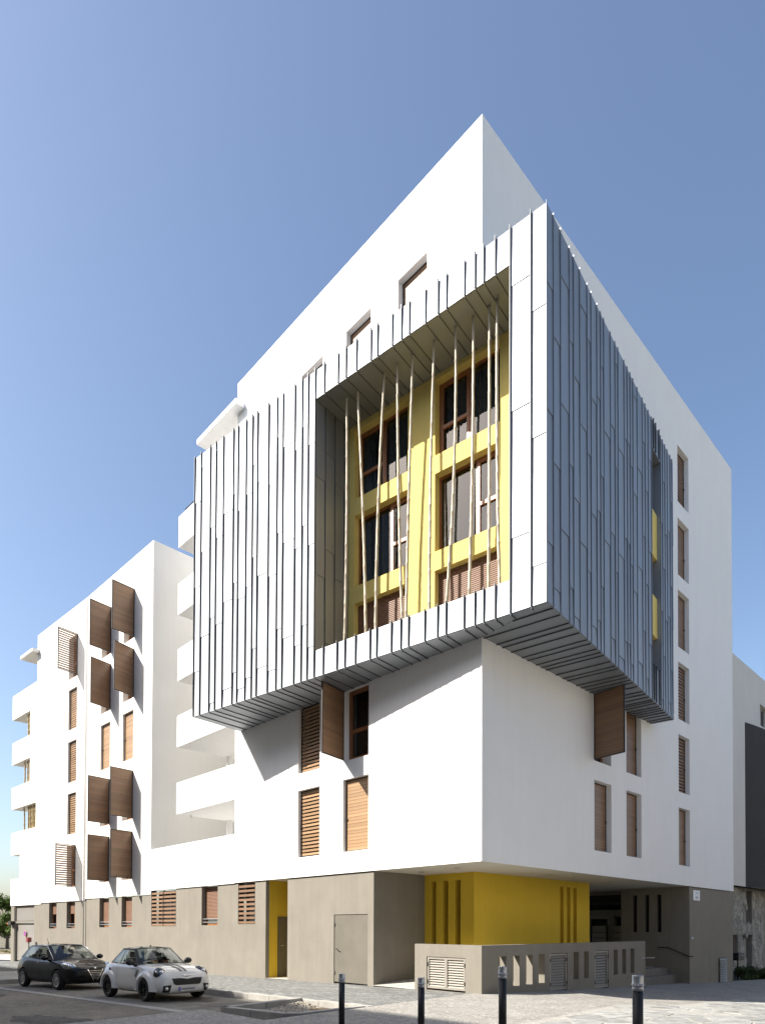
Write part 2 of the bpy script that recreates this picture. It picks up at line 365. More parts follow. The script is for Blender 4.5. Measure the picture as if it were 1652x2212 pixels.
# planting bed and manhole on the plaza
pb = MB().add([(5.0,6.6,P(5.0,6.6)+.006),(9.5,9.2,P(9.5,9.2)+.006),(9.2,10.4,P(9.2,10.4)+.006),(4.9,7.6,P(4.9,7.6)+.006)],[(0,1,2,3)]).build('planting_bed', M_soil); tag(pb, kind='structure')

# ------------------------------------------------------------------ tree pit with kerb stones and pebbles
pit = thing('tree_pit', (-1.6,-4.7,-.2), 'kerbed rectangular tree pit full of loose pebbles beside the parking bay', 'tree pit')
PIT = [(-2.78,KY),(-2.42,-5.86),(-.62,-5.52),(-.42,-5.28),(-.40,KY+.06)]
def pit_wall(a, b, name='kerb_stone', wd=.16, ln=.95, top=-.045, bot=-.45):
    A, B = Vector((*a,0)), Vector((*b,0)); d = (B-A); L_ = d.length; d.normalize(); nn = Vector((-d.y,d.x,0))
    if nn.dot(Vector((-1.6,-4.6,0))-A) < 0: nn = -nn
    k = max(1, round(L_/ln))
    for i in range(k):
        p, q = A+d*(L_*i/k+.004), A+d*(L_*(i+1)/k-.004); mb = MB()
        mb.add([p+Vector((0,0,bot)), q+Vector((0,0,bot)), q+nn*wd+Vector((0,0,bot)), p+nn*wd+Vector((0,0,bot)),
                p+Vector((0,0,top)), q+Vector((0,0,top)), q+nn*wd+Vector((0,0,top)), p+nn*wd+Vector((0,0,top))],
               [(0,3,2,1),(4,5,6,7),(0,1,5,4),(1,2,6,5),(2,3,7,6),(3,0,4,7)])
        bevel(mb.build(name, M_kerb, pit), .014, 2)
for a, b in zip(PIT, PIT[1:]): pit_wall(a, b)
mk('soil', [(-2.7,KY,-.20),(-2.4,-5.8,-.20),(-.6,-5.5,-.20),(-.42,KY,-.20)], [(0,1,2,3)], M_soil, pit)
M_peb = mat('pebble', (.30,.27,.22), .85, var=.55, vscale=22)
def pebbles(name, pts, parent, mt, smin=.02, smax=.055, kind='stuff'):
    bm = bmesh.new(); bmesh.ops.create_icosphere(bm, subdivisions=1, radius=1); bv = [v.co.copy() for v in bm.verts]; bf = [tuple(v.index for v in f.verts) for f in bm.faces]; bm.free()
    mb = MB(); rn = random.Random(5)
    for p in pts:
        s_ = rn.uniform(smin, smax); e = Matrix.Rotation(rn.uniform(0,6.3),3,'Z')@Matrix.Rotation(rn.uniform(-.6,.6),3,'X')
        sc_ = Vector((s_*rn.uniform(.8,1.4), s_*rn.uniform(.7,1), s_*rn.uniform(.45,.8)))
        mb.add([Vector(p)+e@Vector((q.x*sc_.x, q.y*sc_.y, q.z*sc_.z))*rn.uniform(.88,1.1) for q in bv], bf)
    o = mb.build(name, mt, parent); tag(o, kind=kind); return o
rn = random.Random(9); pts = []
while len(pts) < 1100:
    x, y = rn.uniform(-2.55,-.6), rn.uniform(-5.55,KY-.02)
    if x > -2.62+.15*(KY-y) and y > -5.72+.19*(x+2.42)+.18: pts.append((x, y, -.185+.05*math.sin(x*3)*math.cos(y*2.5)))
pebbles('pebbles', pts, pit, M_peb)
# debris in the gutter by the kerb
pts = [(rn.uniform(-6,-2.7), KY-abs(rn.gauss(0,.08))-.02, Rd(-4,KY)+.012) for i in range(120)]+[(rn.uniform(-3.4,-2.4), -6+rn.gauss(0,.25), Rd(-3,-6)+.01) for i in range(220)]
pts += [(rn.uniform(-16,-1), rn.uniform(-9.5,-6.2), 0) for i in range(900)]; pts = [(x_,y_,Rd(x_,y_)+.008) for (x_,y_,_) in pts]
tag(pebbles('road_grit', pts, None, M_peb, .004, .013), 'loose grit and dry leaves lying in the gutter', 'grit', kind='stuff')
# ------------------------------------------------------------------ frames of reference (real plan of the buildings)
ANG = 0.1301
BD = Vector((-math.cos(ANG), -math.sin(ANG), 0)); RD = Vector((-math.sin(ANG), math.cos(ANG), 0)); B0 = Vector((2.084, -.3717, 0))
FL = Fr((0,0), (-1,0), (0,-1)); FRt = Fr((0,0), (0,1), (1,0))
FLb = Fr((0,.05), (-1,0), (0,-1)); FRb = Fr((-.04,0), (0,1), (1,0))
BFr = Fr(B0, BD, -RD); BRr = Fr(B0, RD, -BD); YPr = Fr(B0+RD*1.48, BD, -RD)
K0, K1, K2 = Vector((-18.6,0,0)), Vector((-26.04,-.22,0)), Vector((-32.92,-.65,0))
def outw(d): n_ = Vector((d.y,-d.x,0)); return n_ if n_.y < 0 else -n_
d1, d2 = (K1-K0).normalized(), (K2-K1).normalized()
W1 = Fr(K0, d1, outw(d1)); W2 = Fr(K1, d2, outw(d2))
W1b = Fr(K0-outw(d1)*.05, d1, outw(d1)); W2b = Fr(K1-outw(d2)*.05, d2, outw(d2))
HB, H = 3.3, 22.27
Z0, Z1 = 8.918, 18.016

# ------------------------------------------------------------------ shutters and windows (parts)
_bm = {}
def board_mesh(wd, ht, th, mt):
    k = (round(wd,2), round(ht,3), mt.name)
    if k not in _bm:
        o = MB().box((-wd/2,-th/2,-ht/2), (wd/2,th/2,ht/2)); _bm[k] = o.mesh('board', mt)
    return _bm[k]
def axes(e, f, p):
    e = e.normalized(); f = f.normalized(); z = Vector((0,0,1))
    if e.cross(f).z < 0: e = -e
    m_ = Matrix((e, f, z)).transposed().to_4x4(); m_.translation = p; return m_
def shutter(parent, fr, uh, dirn, wd, z0, z1, dep=.15, ang=0, kind='board', mt=None, n=None, label=None, handle=True):
    """hinged wooden shutter; hinge at uh, leaf runs dirn along u when shut, ang = opening angle"""
    a = R(ang); e = fr.u*dirn*math.cos(a)+fr.n*math.sin(a); f = fr.n*math.cos(a)-fr.u*dirn*math.sin(a)
    hp = fr.p(uh, 0, -dep)
    def pt(t, z, q): return hp+e*t+f*q+Vector((0,0,z))
    def bx(mb, t0, t1, q0, q1, za, zb):
        mb.add([pt(t,z,q) for z in (za,zb) for (t,q) in ((t0,q0),(t1,q0),(t1,q1),(t0,q1))], [(0,3,2,1),(4,5,6,7),(0,1,5,4),(1,2,6,5),(2,3,7,6),(3,0,4,7)])
    mb = MB(); fw_ = .035
    bx(mb, 0, fw_, -.02, .025, z0, z1); bx(mb, wd-fw_, wd, -.02, .025, z0, z1)
    bx(mb, fw_, wd-fw_, -.02, .022, z0, z0+.03); bx(mb, fw_, wd-fw_, -.02, .022, z1-.03, z1)
    s = mb.build('shutter', M_dmetal, parent)
    if label: s['label'] = label
    mt = mt or M_wood
    iw = wd-2*fw_-.004; zi0, zi1 = z0+.03, z1-.03
    if kind == 'board':
        n = n or 21; pitch = (zi1-zi0)/n; me = board_mesh(iw, round(pitch-.006,3), .022, mt)
        for i in range(n):
            inst('board', me, s, axes(e, f, pt(wd/2, zi0+pitch*(i+.5), 0)) @ Matrix.Rotation(R(random.uniform(1.0,2.4)),4,'X'))
        c = MB(); bx(c, fw_, wd-fw_, -.003, .003, zi0, zi1); c.build('backing', M_dmetal, s)
    else:
        n = n or 18; pitch = (zi1-zi0)/n; me = board_mesh(iw, round(pitch*.6,3), .022, mt)
        for i in range(n):
            inst('slat', me, s, axes(e, f, pt(wd/2, zi0+pitch*(i+.5), 0)) @ Matrix.Rotation(R(random.uniform(-3,3)),4,'X'))
    if handle:
        hb = MB(); zc = (z0+z1)/2-.1; bx(hb, wd-.09 if dirn > 0 else .02, wd-.03 if dirn > 0 else .09, .02, .05, zc-.03, zc+.03); hb.build('handle', M_dmetal, s)
    return s
def window(parent, fr, u0, u1, z0, z1, dep, bays=None, transom=None, curtain=None, blind=None, rails=0, fmat=None, room=True, name='window', tilt=False):
    """timber window set back dep from the face: frame > sash, pane, curtain, roller_blind, rail"""
    fmat = fmat or M_frame; t = .065; mb = MB(); d = -dep
    fr.box(mb, u0,u0+t, d-.06,d, z0,z1); fr.box(mb, u1-t,u1, d-.06,d, z0,z1)
    fr.box(mb, u0+t,u1-t, d-.058,d-.002, z0,z0+t); fr.box(mb, u0+t,u1-t, d-.058,d-.002, z1-t,z1)
    wn = mb.build(name, fmat, parent)
    ui0, ui1, zi0, zi1 = u0+t, u1-t, z0+t, z1-t
    bays = bays or [(0,1,False)]
    for (a, b, sash) in bays:
        ua, ub = ui0+(ui1-ui0)*a, ui0+(ui1-ui0)*b
        if sash:
            s_ = .075; sb = MB(); q = -.0
            if tilt: pass
            fr.box(sb, ua,ua+s_, d-.052,d+.012, zi0,zi1); fr.box(sb, ub-s_,ub, d-.052,d+.012, zi0,zi1)
            fr.box(sb, ua+s_,ub-s_, d-.05,d+.01, zi0,zi0+s_); fr.box(sb, ua+s_,ub-s_, d-.05,d+.01, zi1-s_,zi1)
            if transom: zt = zi0+(zi1-zi0)*transom; fr.box(sb, ua-.02 if a>0 else ua,ub, d-.05,d+.02, zt-.05,zt+.05)
            sb.build('sash', fmat, wn)
        elif b < 1 or a > 0:
            sb = MB(); fr.box(sb, (ub-.05) if b < 1 else ua, ub if b < 1 else ua+.05, d-.055,d-.004, zi0,zi1); sb.build('mullion', fmat, wn)
        mk('pane', [fr.p(ua+.01,zi0,d-.03), fr.p(ub-.01,zi0,d-.03), fr.p(ub-.01,zi1,d-.03), fr.p(ua+.01,zi1,d-.03)], [(0,1,2,3)], M_glass, wn)
    if curtain:
        for (a, b) in curtain:
            ua, ub = ui0+(ui1-ui0)*a, ui0+(ui1-ui0)*b; v = []; f = []; n_ = 40
            for i in range(n_+1):
                u_ = ua+(ub-ua)*i/n_; q = d-.16+.025*math.sin(i*1.5)+.012*math.sin(i*.6); v += [fr.p(u_,zi0,q), fr.p(u_,zi1,q)]
            for i in range(n_): f.append((2*i,2*i+2,2*i+3,2*i+1))
            mk('curtain', v, f, M_curtain, wn, True)
    if blind:
        zb = blind; k = max(4, int((z1-zb)/.055)); v = []; f = []; 
        for i in range(k+1):
            z_ = zb+(z1-zb)*i/k; v += [fr.p(u0,z_,d+.018), fr.p(u1,z_,d+.018), fr.p(u0,z_+.018,d+.030), fr.p(u1,z_+.018,d+.030)]
        for i in range(k):
            j = 4*i; f += [(j,j+1,j+3,j+2), (j+2,j+3,j+5,j+4)]
        mk('roller_blind', v, f, M_blind, wn)
    for i in range(rails):
        rb = MB(); rb.tube([fr.p(u0,z0+.12+.13*i,-.05), fr.p(u1,z0+.12+.13*i,-.05)], .016, 8); rb.build('rail', M_steel, wn)
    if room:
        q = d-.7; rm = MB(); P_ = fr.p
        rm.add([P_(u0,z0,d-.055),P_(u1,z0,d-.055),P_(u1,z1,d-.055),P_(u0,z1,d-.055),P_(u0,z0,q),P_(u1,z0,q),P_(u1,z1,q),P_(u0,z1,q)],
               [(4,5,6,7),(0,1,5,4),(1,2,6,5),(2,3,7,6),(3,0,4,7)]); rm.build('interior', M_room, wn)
    return wn

# ------------------------------------------------------------------ the corner tower
TW = thing('apartment_tower', (0,0,0), 'white corner apartment tower with projecting zinc-clad bay and yellow recessed entrance', 'apartment building')
LW = [(6.43,7.57),(4.14,5.29)]; LZ = [(3.95,6.17),(6.74,8.95)]
TOPL = [(6.38,7.5),(4.1,5.22),(1.86,2.97)]
RZ = [(4.06,6.26),(6.86,9.06),(9.65,11.84),(12.42,14.62),(15.2,17.4),(18.03,20.22)]
holesL = [(a,b,c,e) for (a,b) in LW for (c,e) in LZ]+[(a,b,17.92,20.12) for (a,b) in TOPL]+[(0,6.2,9.2,17.9,.01)]
facade(FL, 0, 11.5, HB, H, holesL, .3).build('wall', M_white, TW)
RA, RB, RC = (5.71,6.83), (7.89,9.03), (12.25,13.34)
holesR = [(*RA,*RZ[0]),(*RA,*RZ[1]),(*RB,*RZ[0]),(*RB,RZ[1][0],RZ[1][1])]+[(*RC,*z) for z in RZ]+[(0,9.3,9.2,17.9,.01)]
facade(FRt, 0, 18.3, HB, H, holesR, .3).build('wall', M_white, TW)
mb = MB(); mb.add([(-11.5,0,HB),(-11.5,18.3,HB),(-11.5,18.3,H),(-11.5,0,H),(0,18.3,HB),(0,18.3,H)], [(0,3,2,1),(1,2,5,4)]); mb.build('wall', M_white, TW)
mb = MB(); mb.add([(-11.5,0,H),(0,0,H),(0,18.3,H),(-11.5,18.3,H),(-11.25,.25,H),(-.25,.25,H),(-.25,18.05,H),(-11.25,18.05,H),(-11.25,.25,H-.9),(-.25,.25,H-.9),(-.25,18.05,H-.9),(-11.25,18.05,H-.9)],
  [(0,1,5,4),(1,2,6,5),(2,3,7,6),(3,0,4,7),(4,5,9,8),(5,6,10,9),(6,7,11,10),(7,4,8,11),(8,9,10,11)]); mb.build('roof', M_white, TW)
# soffit below the overhanging corner
mb = MB(); mb.add([(-11.5,.002,HB),(0,.002,HB),(0,18.3,HB),(-11.5,18.3,HB)], [(0,3,2,1)]); sf = mb.build('soffit', M_soff, TW)
for (x, y) in ((-1.6,1.0),(-.9,4.6),(-.9,8.6),(-3.2,1.3)):
    MB().lathe([(.085,HB-.012),(.085,HB+.002)], 16, Matrix.Translation((x,y,0))).build('downlight', M_steel, sf)

# closed and open shutters, left face
WL = M_wood_lit
window(TW, FL, *LW[0], *LZ[0], .3, [(0,1,True)], .35); shutter(TW, FL, LW[0][0]+.005, 1, 1.13, LZ[0][0]+.01, LZ[0][1]-.01, .14, 0, 'slat', WL, 18)
window(TW, FL, *LW[0], *LZ[1], .3, [(0,1,True)], .35); shutter(TW, FL, LW[0][0]+.005, 1, 1.13, LZ[1][0]+.01, LZ[1][1]-.01, .14, 0, 'slat', WL, 18)
window(TW, FL, *LW[1], *LZ[0], .3, [(0,1,True)], .35); shutter(TW, FL, LW[1][0]+.005, 1, 1.14, LZ[0][0]+.01, LZ[0][1]-.01, .14, 0, 'board', WL, 21)
window(TW, FL, *LW[1], *LZ[1], .25, [(0,1,True)], .42, curtain=[(0,.35)])
shutter(TW, FL, LW[1][1]-.02, -1, 1.08, LZ[1][0]+.03, LZ[1][1]-.06, .0, 77, 'board', M_wood, 21, 'open brown wooden shutter under the zinc bay', False)
for (a, b) in TOPL:
    window(TW, FL, a, b, 17.92, 20.12, .3, [(0,1,True)], .35); shutter(TW, FL, a+.005, 1, b-a-.01, 17.93, 20.11, .2, 0, 'board', M_wood, 21)
# right face
for (c, i, kd) in ((RA,0,'board'),(RB,0,'board'),(RB,1,'board'),(RC,0,'board'),(RC,1,'slat'),(RC,2,'slat'),(RC,3,'board'),(RC,4,'board'),(RC,5,'slat')):
    window(TW, FRt, *c, *RZ[i], .34, [(0,1,True)], .35)
    shutter(TW, FRt, c[1]-.005, -1, c[1]-c[0]-.01, RZ[i][0]+.01, RZ[i][1]-.01, .2, 0, kd, M_wood, 21 if kd == 'board' else 17)
window(TW, FRt, *RA, *RZ[1], .3, [(0,1,True)], .35)
shutter(TW, FRt, RA[0]+.01, 1, 1.08, RZ[1][0]+.02, RZ[1][1]-.13, .0, 99, 'board', M_wood, 21, 'open brown wooden shutter at right angles to the shaded wall', False)

# ------------------------------------------------------------------ zinc bay: core with sheets and standing seams
OP = (.92, 7.2, 9.71, 17.15); SL = (7.87, 8.87, 10.06, 17.08)
core = MB()
facade(Fr(B0+RD*.014, BD, -RD), .014, 13.04, Z0+.014, Z1-.01, [(*OP,.12)], .12, core)
facade(Fr(B0+BD*.014, RD, -BD), .014, 10.45, Z0+.014, Z1-.01, [(*SL,.55)], .55, core)
pp = lambda s_, t_, z_: B0+BD*s_+RD*t_+Vector((0,0,z_))
core.add([pp(.014,.014,Z1-.01),pp(13.04,.014,Z1-.01),pp(13.04,3.0,Z1-.01),pp(2.6,3.0,Z1-.01),pp(2.6,10.45,Z1-.01),pp(.014,10.45,Z1-.01)], [(0,1,2,3),(0,3,4,5)])
core.add([pp(13.04,.014,Z0),pp(13.04,2.6,Z0),pp(13.04,2.6,Z1-.01),pp(13.04,.014,Z1-.01)], [(0,1,2,3)])
core.add([pp(.014,10.45,Z0),pp(2.6,10.45,Z0),pp(2.6,10.45,Z1-.01),pp(.014,10.45,Z1-.01)], [(0,1,2,3)])
# loggia lining
core.add([pp(.92,.13,17.16),pp(7.22,.13,17.16),pp(7.22,1.5,17.16),pp(.92,1.5,17.16)], [(0,1,2,3)])
core.add([pp(.92,.13,9.3),pp(7.22,.13,9.3),pp(7.22,1.5,9.3),pp(.92,1.5,9.3)], [(0,1,2,3)])
core.add([pp(7.215,.13,9.3),pp(7.215,1.5,9.3),pp(7.215,1.5,17.16),pp(7.215,.13,17.16)], [(0,1,2,3)])
core.add([pp(.915,.13,9.3),pp(.915,1.5,9.3),pp(.915,1.5,17.16),pp(.915,.13,17.16)], [(0,1,2,3)])
core.add([pp(.92,.132,9.3),pp(7.2,.132,9.3),pp(7.2,.132,9.715),pp(.92,.132,9.715)], [(0,1,2,3)])
bay = core.build('zinc_bay', M_zinc, TW)
def plate(name, fr, ua, ub, za, zb, lift=.0, g_=.003):
    """one zinc sheet, its lower edge a touch proud of the sheet below"""
    j = random.uniform(-.0016,.0016); k = random.uniform(-.0016,.0016)
    v = [fr.p(ua+g_,za+.005,.011+j), fr.p(ub-g_,za+.005,.011+k), fr.p(ub-g_,zb-.005,-.005+j), fr.p(ua+g_,zb-.005,-.005+k)]
    v += [fr.p(ua+g_,za+g_,-.011), fr.p(ub-g_,za+g_,-.011), fr.p(ub-g_,zb-g_,-.013), fr.p(ua+g_,zb-g_,-.013)]
    c_ = fr.p((ua+ub)/2,(za+zb)/2); Mx = Matrix.Translation(c_)
    return mk(name, [Vector(q)-c_ for q in v], [(0,1,2,3),(0,4,5,1),(1,5,6,2),(2,6,7,3),(3,7,4,0)], M_zinc, bay, False, Mx)
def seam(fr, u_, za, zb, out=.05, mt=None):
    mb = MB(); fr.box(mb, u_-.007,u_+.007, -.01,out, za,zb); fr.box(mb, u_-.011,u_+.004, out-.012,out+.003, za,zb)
    return mb.build('standing_seam', mt or M_seam_shaded, bay)
def stack(fr, ua, ub, za, zb, joints):
    zs = [za]+sorted(j for j in joints if za+.2 < j < zb-.15)+[zb]
    for c, e in zip(zs, zs[1:]): plate('zinc_sheet', fr, ua, ub, c, e)
SLF = [13.04,12.67,12.16,11.85,11.46,10.94,10.70,10.30,9.99,9.75,9.23,8.84,8.58,8.06,7.75,7.50,7.21]
JL = [(16.39,13.42,10.47),(17.5,14.55,11.6),(15.2,12.11,9.2),(17.7,14.74,11.8),(15.4,12.43,9.5),(15.85,12.91,9.95),(15.2,12.3,9.35),(15.57,12.57,9.62),(16.4,13.42,10.49),(15.74,12.75,9.8),(15.45,12.55,9.59),(16.75,13.77,10.79),(16.33,13.37,10.43),(16.0,13.0,10.06),(16.55,13.58,10.59),(15.9,12.91,9.87)]
for i in range(16): stack(BFr, SLF[i+1], SLF[i], Z0+.004, Z1, JL[i])
SB = [7.21,6.84,6.31,6.01,5.62,5.10,4.87,4.37,4.06,3.81,3.30,2.91,2.66,2.14,1.84,1.60,1.29,.90]
for a, b in zip(SB[1:], SB): plate('zinc_sheet', BFr, a, b, Z0+.004, OP[2]+.01); plate('zinc_sheet', BFr, a, b, OP[3]-.002, Z1)
stack(BFr, .38, .90, Z0+.004, Z1, (16.6,13.64,10.66)); stack(BFr, .004, .38, Z0+.004, Z1, (15.7,12.77,9.82))
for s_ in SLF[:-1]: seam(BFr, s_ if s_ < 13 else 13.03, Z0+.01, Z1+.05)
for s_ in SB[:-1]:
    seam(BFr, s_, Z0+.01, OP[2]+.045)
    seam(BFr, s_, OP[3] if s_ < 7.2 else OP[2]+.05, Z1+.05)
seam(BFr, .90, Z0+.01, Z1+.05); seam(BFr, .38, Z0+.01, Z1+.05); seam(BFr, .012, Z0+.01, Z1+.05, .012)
TR = [.0,.32,.72,1.24,1.5,1.89,2.38,2.65,3.06,3.33,3.57,4.08,4.46,4.70,5.22,5.5,5.76,6.02,6.42,6.92,7.21,7.53,7.87,8.04,8.28,8.65,8.87,9.11,9.39,9.68,10.03,10.27,10.45]
JR = {0:(16.2,13.3,10.3),1:(15.2,12.28,9.4),2:(16.95,13.92,10.95),3:(15.78,12.77,9.8),4:(15.09,12.11,9.2),5:(17.17,14.16,11.2),6:(16.65,13.7,10.7),7:(15.3,12.3,9.4),8:(15.6,12.6,9.7),9:(16.6,13.65,10.7),10:(15.0,12.05),11:(15.5,12.5,9.6),13:(15.2,12.2,9.3),14:(15.8,12.9,9.9),18:(15.6,12.6,9.7)}
for i in range(32):
    a, b = TR[i], TR[i+1]; a = max(a,.004); ph = random.uniform(15,17.6)
    js = JR.get(i, (ph, ph-2.95, ph-5.9))
    if a >= 7.86 and b <= 8.88: stack(BRr, a, b, Z0+.004, SL[2], ()); stack(BRr, a, b, SL[3], Z1, ())
    else: stack(BRr, a, b, Z0+.004, Z1, js)
for i in range(1,32):
    t_ = TR[i]
    if 7.9 < t_ < 8.86: seam(BRr, t_, Z0+.01, SL[2]+.05); seam(BRr, t_, SL[3], Z1+.05)
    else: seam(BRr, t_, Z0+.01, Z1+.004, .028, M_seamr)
# soffit sheets, mitred at the corner of the tower
SC = (2.018, .640); mit = SC[1]/SC[0]
wallt = lambda s_: (.3717+.1297*s_)/.9915+.05
def flat(name, poly, z, mt, th=.012):
    v = [pp(a,b,z) for a, b in poly]+[pp(a,b,z+th) for a, b in poly]; n_ = len(poly); c_ = sum(v, Vector())/len(v)
    return mk(name, [q-c_ for q in v], [tuple(range(n_-1,-1,-1))]+[(i,(i+1)%n_,n_+(i+1)%n_,n_+i) for i in range(n_)], mt, bay, False, Matrix.Translation(c_))
def under(a, b, z, wd=.007, h=.03):
    A, Bq = Vector(a), Vector(b); d = (Bq-A).normalized(); q = Vector((-d.y,d.x))*wd
    v = [pp(*(A+q),z+.002), pp(*(A-q),z+.002), pp(*(Bq-q),z+.002), pp(*(Bq+q),z+.002)]; v += [w_-Vector((0,0,h)) for w_ in v]
    return mk('soffit_seam', v, [(0,1,2,3),(7,6,5,4),(0,4,5,1),(1,5,6,2),(2,6,7,3),(3,7,4,0)], M_seam_shaded, bay)
ss = sorted(SLF[:-1]+SB+[.38,0.0])
for a, b in zip(ss, ss[1:]):
    if a < SC[0] < b: poly = [(a+.003,.01),(b-.003,.01),(b-.003,wallt(b)),(SC[0],SC[1]),(a+.003,mit*a)]
    elif b <= SC[0]: poly = [(a+.003,.01 if a else .0),(b-.003,.01),(b-.003,max(mit*b,.012)),(a+.003,max(mit*a,.011))]
    else: poly = [(a+.003,.01),(b-.003,.01),(b-.003,wallt(b)),(a+.003,wallt(a))]
    flat('soffit_sheet', poly, Z0-.004+random.uniform(-.002,.002), M_zinc)
    if a > .1: under((a,.0), (a, mit*a if a < SC[0] else wallt(a)), Z0-.004)
wallr = lambda t_: (2.084-.1297*t_)/.9915+.05
for a, b in zip(TR, TR[1:]):
    sa, sb_ = min(a/mit, wallr(a)), min(b/mit, wallr(b))
    poly = [(.01,a+.003),(max(sa-.01,.011),a+.003)]
    if a < SC[1] < b: poly.append((SC[0]-.01,SC[1]))
    poly += [(max(sb_-.01,.012),b-.003),(.01,b-.003)]
    flat('soffit_sheet', poly[::-1], Z0-.004+random.uniform(-.002,.002), M_zinc)
    if a > .1: under((.0,a), (sa,a), Z0-.004)
# loggia ceiling and jamb sheets
for a, b in zip(SB[1:], SB):
    flat('ceiling_sheet', [(a+.003,.02),(b-.003,.02),(b-.003,1.47),(a+.003,1.47)], OP[3]-.004, M_zinc)
    under((a,.0), (a,1.47), OP[3]-.004, .006, .022)
JF = Fr(pp(7.2,0,0), RD, -BD)
tj = [.02,.40,.82,1.25,1.47]
for i in range(4):
    stack(JF, tj[i], tj[i+1], 9.4, OP[3]-.02, [(14.9,12.0),(15.8,12.9,10.1),(15.1,12.2),(14.5,11.6)][i])
    if i: seam(JF, tj[i], 9.4, OP[3]-.02, .03)
# yellow back wall of the loggia with its windows
YH = [(1.97,4.0,14.88,17.02),(4.94,6.98,14.86,16.98),(2.03,4.0,12.16,14.36),(4.94,6.98,12.13,14.33),(2.03,4.0,9.45,11.62),(4.94,6.98,9.45,11.6)]
yw = facade(YPr, .9, 7.22, 9.3, 17.16, YH, .24).build('yellow_wall', M_yellowp, TW)
window(TW, YPr, 1.97,4.0,14.88,17.02,.22, [(0,.52,False),(.52,1,True)], .40, curtain=[(0,.5),(.56,.95)])
window(TW, YPr, 4.94,6.98,14.86,16.98,.22, [(0,.5,False),(.5,1,True)], .38, curtain=[(0,.5),(.75,1)])
window(TW, YPr, 2.03,4.0,12.16,14.36,.22, [(0,.36,True),(.36,1,False)], .42, curtain=[(.72,.98)])
window(TW, YPr, 4.94,6.98,12.13,14.33,.22, [(0,.36,True),(.36,1,False)], .42, curtain=[(.4,1)])
window(TW, YPr, 2.03,4.0,9.45,11.62,.22, blind=9.5, room=False); window(TW, YPr, 4.94,6.98,9.45,11.6,.22, blind=9.5, room=False)
# tall slot of the shaded zinc face: glass with yellow spandrels
SFr = Fr(B0+BD*.5, RD, -BD)
for (za, zb) in ((10.06,11.22),(12.55,13.85),(15.35,17.08)): window(TW, SFr, 7.87,8.87,za,zb,.0, room=False)
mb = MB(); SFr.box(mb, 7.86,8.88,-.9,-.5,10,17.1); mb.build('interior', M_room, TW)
for (za, zb) in ((11.22,12.55),(13.85,15.35)):
    mb = MB(); SFr.box(mb, 7.872,8.868,-.05,.40, za,zb); bevel(mb.build('spandrel', M_yellowp, TW), .01, 1)
# bamboo canes standing in the loggia
bt = [6.46,6.06,5.05,4.60,4.10,3.41,2.75,2.24,1.79,1.55]
bm_ = [(6.44,14.55),(5.88,14.31),(5.24,14.04),(4.55,13.75),(4.21,13.6),(3.52,13.31),(2.81,13.01),(2.28,12.79),(1.79,12.58),(1.54,12.48)]
bb = [6.51,5.72,5.33,4.40,4.30,3.54,3.05,2.37,1.81,1.47]
def cane(name, pts3, r0, r1, mt, parent, node=.42):
    """cane with swollen nodes through three points (quadratic)"""
    a, b, c = [Vector(q) for q in pts3]; L_ = (c-a).length; tb = (b-a).length/L_; n_ = int(L_/node); pts = []; rr = []
    def at(t):
        return a*((t-tb)*(t-1)/(tb)) + b*(t*(t-1)/(tb*(tb-1))) + c*(t*(t-tb)/(1-tb))
    for i in range(n_+1):
        for dz, k in ((-.03,1.0),(-.008,1.16),(.008,1.1),(.03,.97)):
            t = min(1,max(0,(i+.0)/n_+dz/L_*1.0)); pts.append(at(t)+Vector((random.uniform(-.004,.004),random.uniform(-.004,.004),0))); rr.append((r0+(r1-r0)*t)*k)
    q = [0]+[i for i in range(1,len(pts)) if (pts[i]-pts[i-1]).length > 1e-4]
    return MB().tube([pts[i] for i in q], [rr[i] for i in q], 10).build(name, mt, parent, True)
for i in range(10):
    tt = .55+random.uniform(-.05,.05); zt = 17.14
    cane('bamboo_cane', (pp(bb[i]+(bb[i]-bm_[i][0])*.15,tt,9.35), pp(bm_[i][0],tt,bm_[i][1]), pp(bt[i],tt,zt)), .043, .032, M_bamboo, TW)

# ------------------------------------------------------------------ ground floor of the tower: taupe blocks, yellow core, entrance
def gfac(fr, u0, u1, z1, holes, name='base_wall', m_=M_grey, zb=-.9, dep=.25): return facade(fr, u0, u1, zb, z1, holes, dep).build(name, m_, TW)
gfac(FLb, 9.49, 18.62, HB-.03, [(10.17,11.3,1.75,HB),(12.78,14.03,1.71,HB),(16.23,18.6,1.67,HB)])
gfac(FLb, 3.95, 8.19, HB-.03, [(4.2,5.75,-.9,2.04,.06)])
for x_, y_ in ((-9.49,1.4),(-8.19,1.4),(-3.95,2.7)):
    mk('base_wall', [(x_,.05,-.9),(x_,y_,-.9),(x_,y_,HB-.001),(x_,.05,HB-.001)], [(0,1,2,3)], M_grey, TW)
mk('yellow_wall', [(-9.5,1.3,-.9),(-8.18,1.3,-.9),(-8.18,1.3,HB-.001),(-9.5,1.3,HB-.001)], [(0,1,2,3)], M_yellow, TW)
mk('yellow_wall', [(-9.486,.2,-.9),(-9.486,1.3,-.9),(-9.486,1.3,HB-.001),(-9.486,.2,HB-.001)], [(0,1,2,3)], M_yellow, TW)
dr = MB().box((-9.484,.56,P(-9,0)+.02),(-9.455,1.29,2.02)).build('door', mat('porch_door_paint', (.10,.088,.068), .45, var=.08), TW); MB().tube([(-9.455,.64,.98),(-9.40,.64,.98),(-9.40,.76,.98)], .012, 8).build('handle', M_steel, dr)
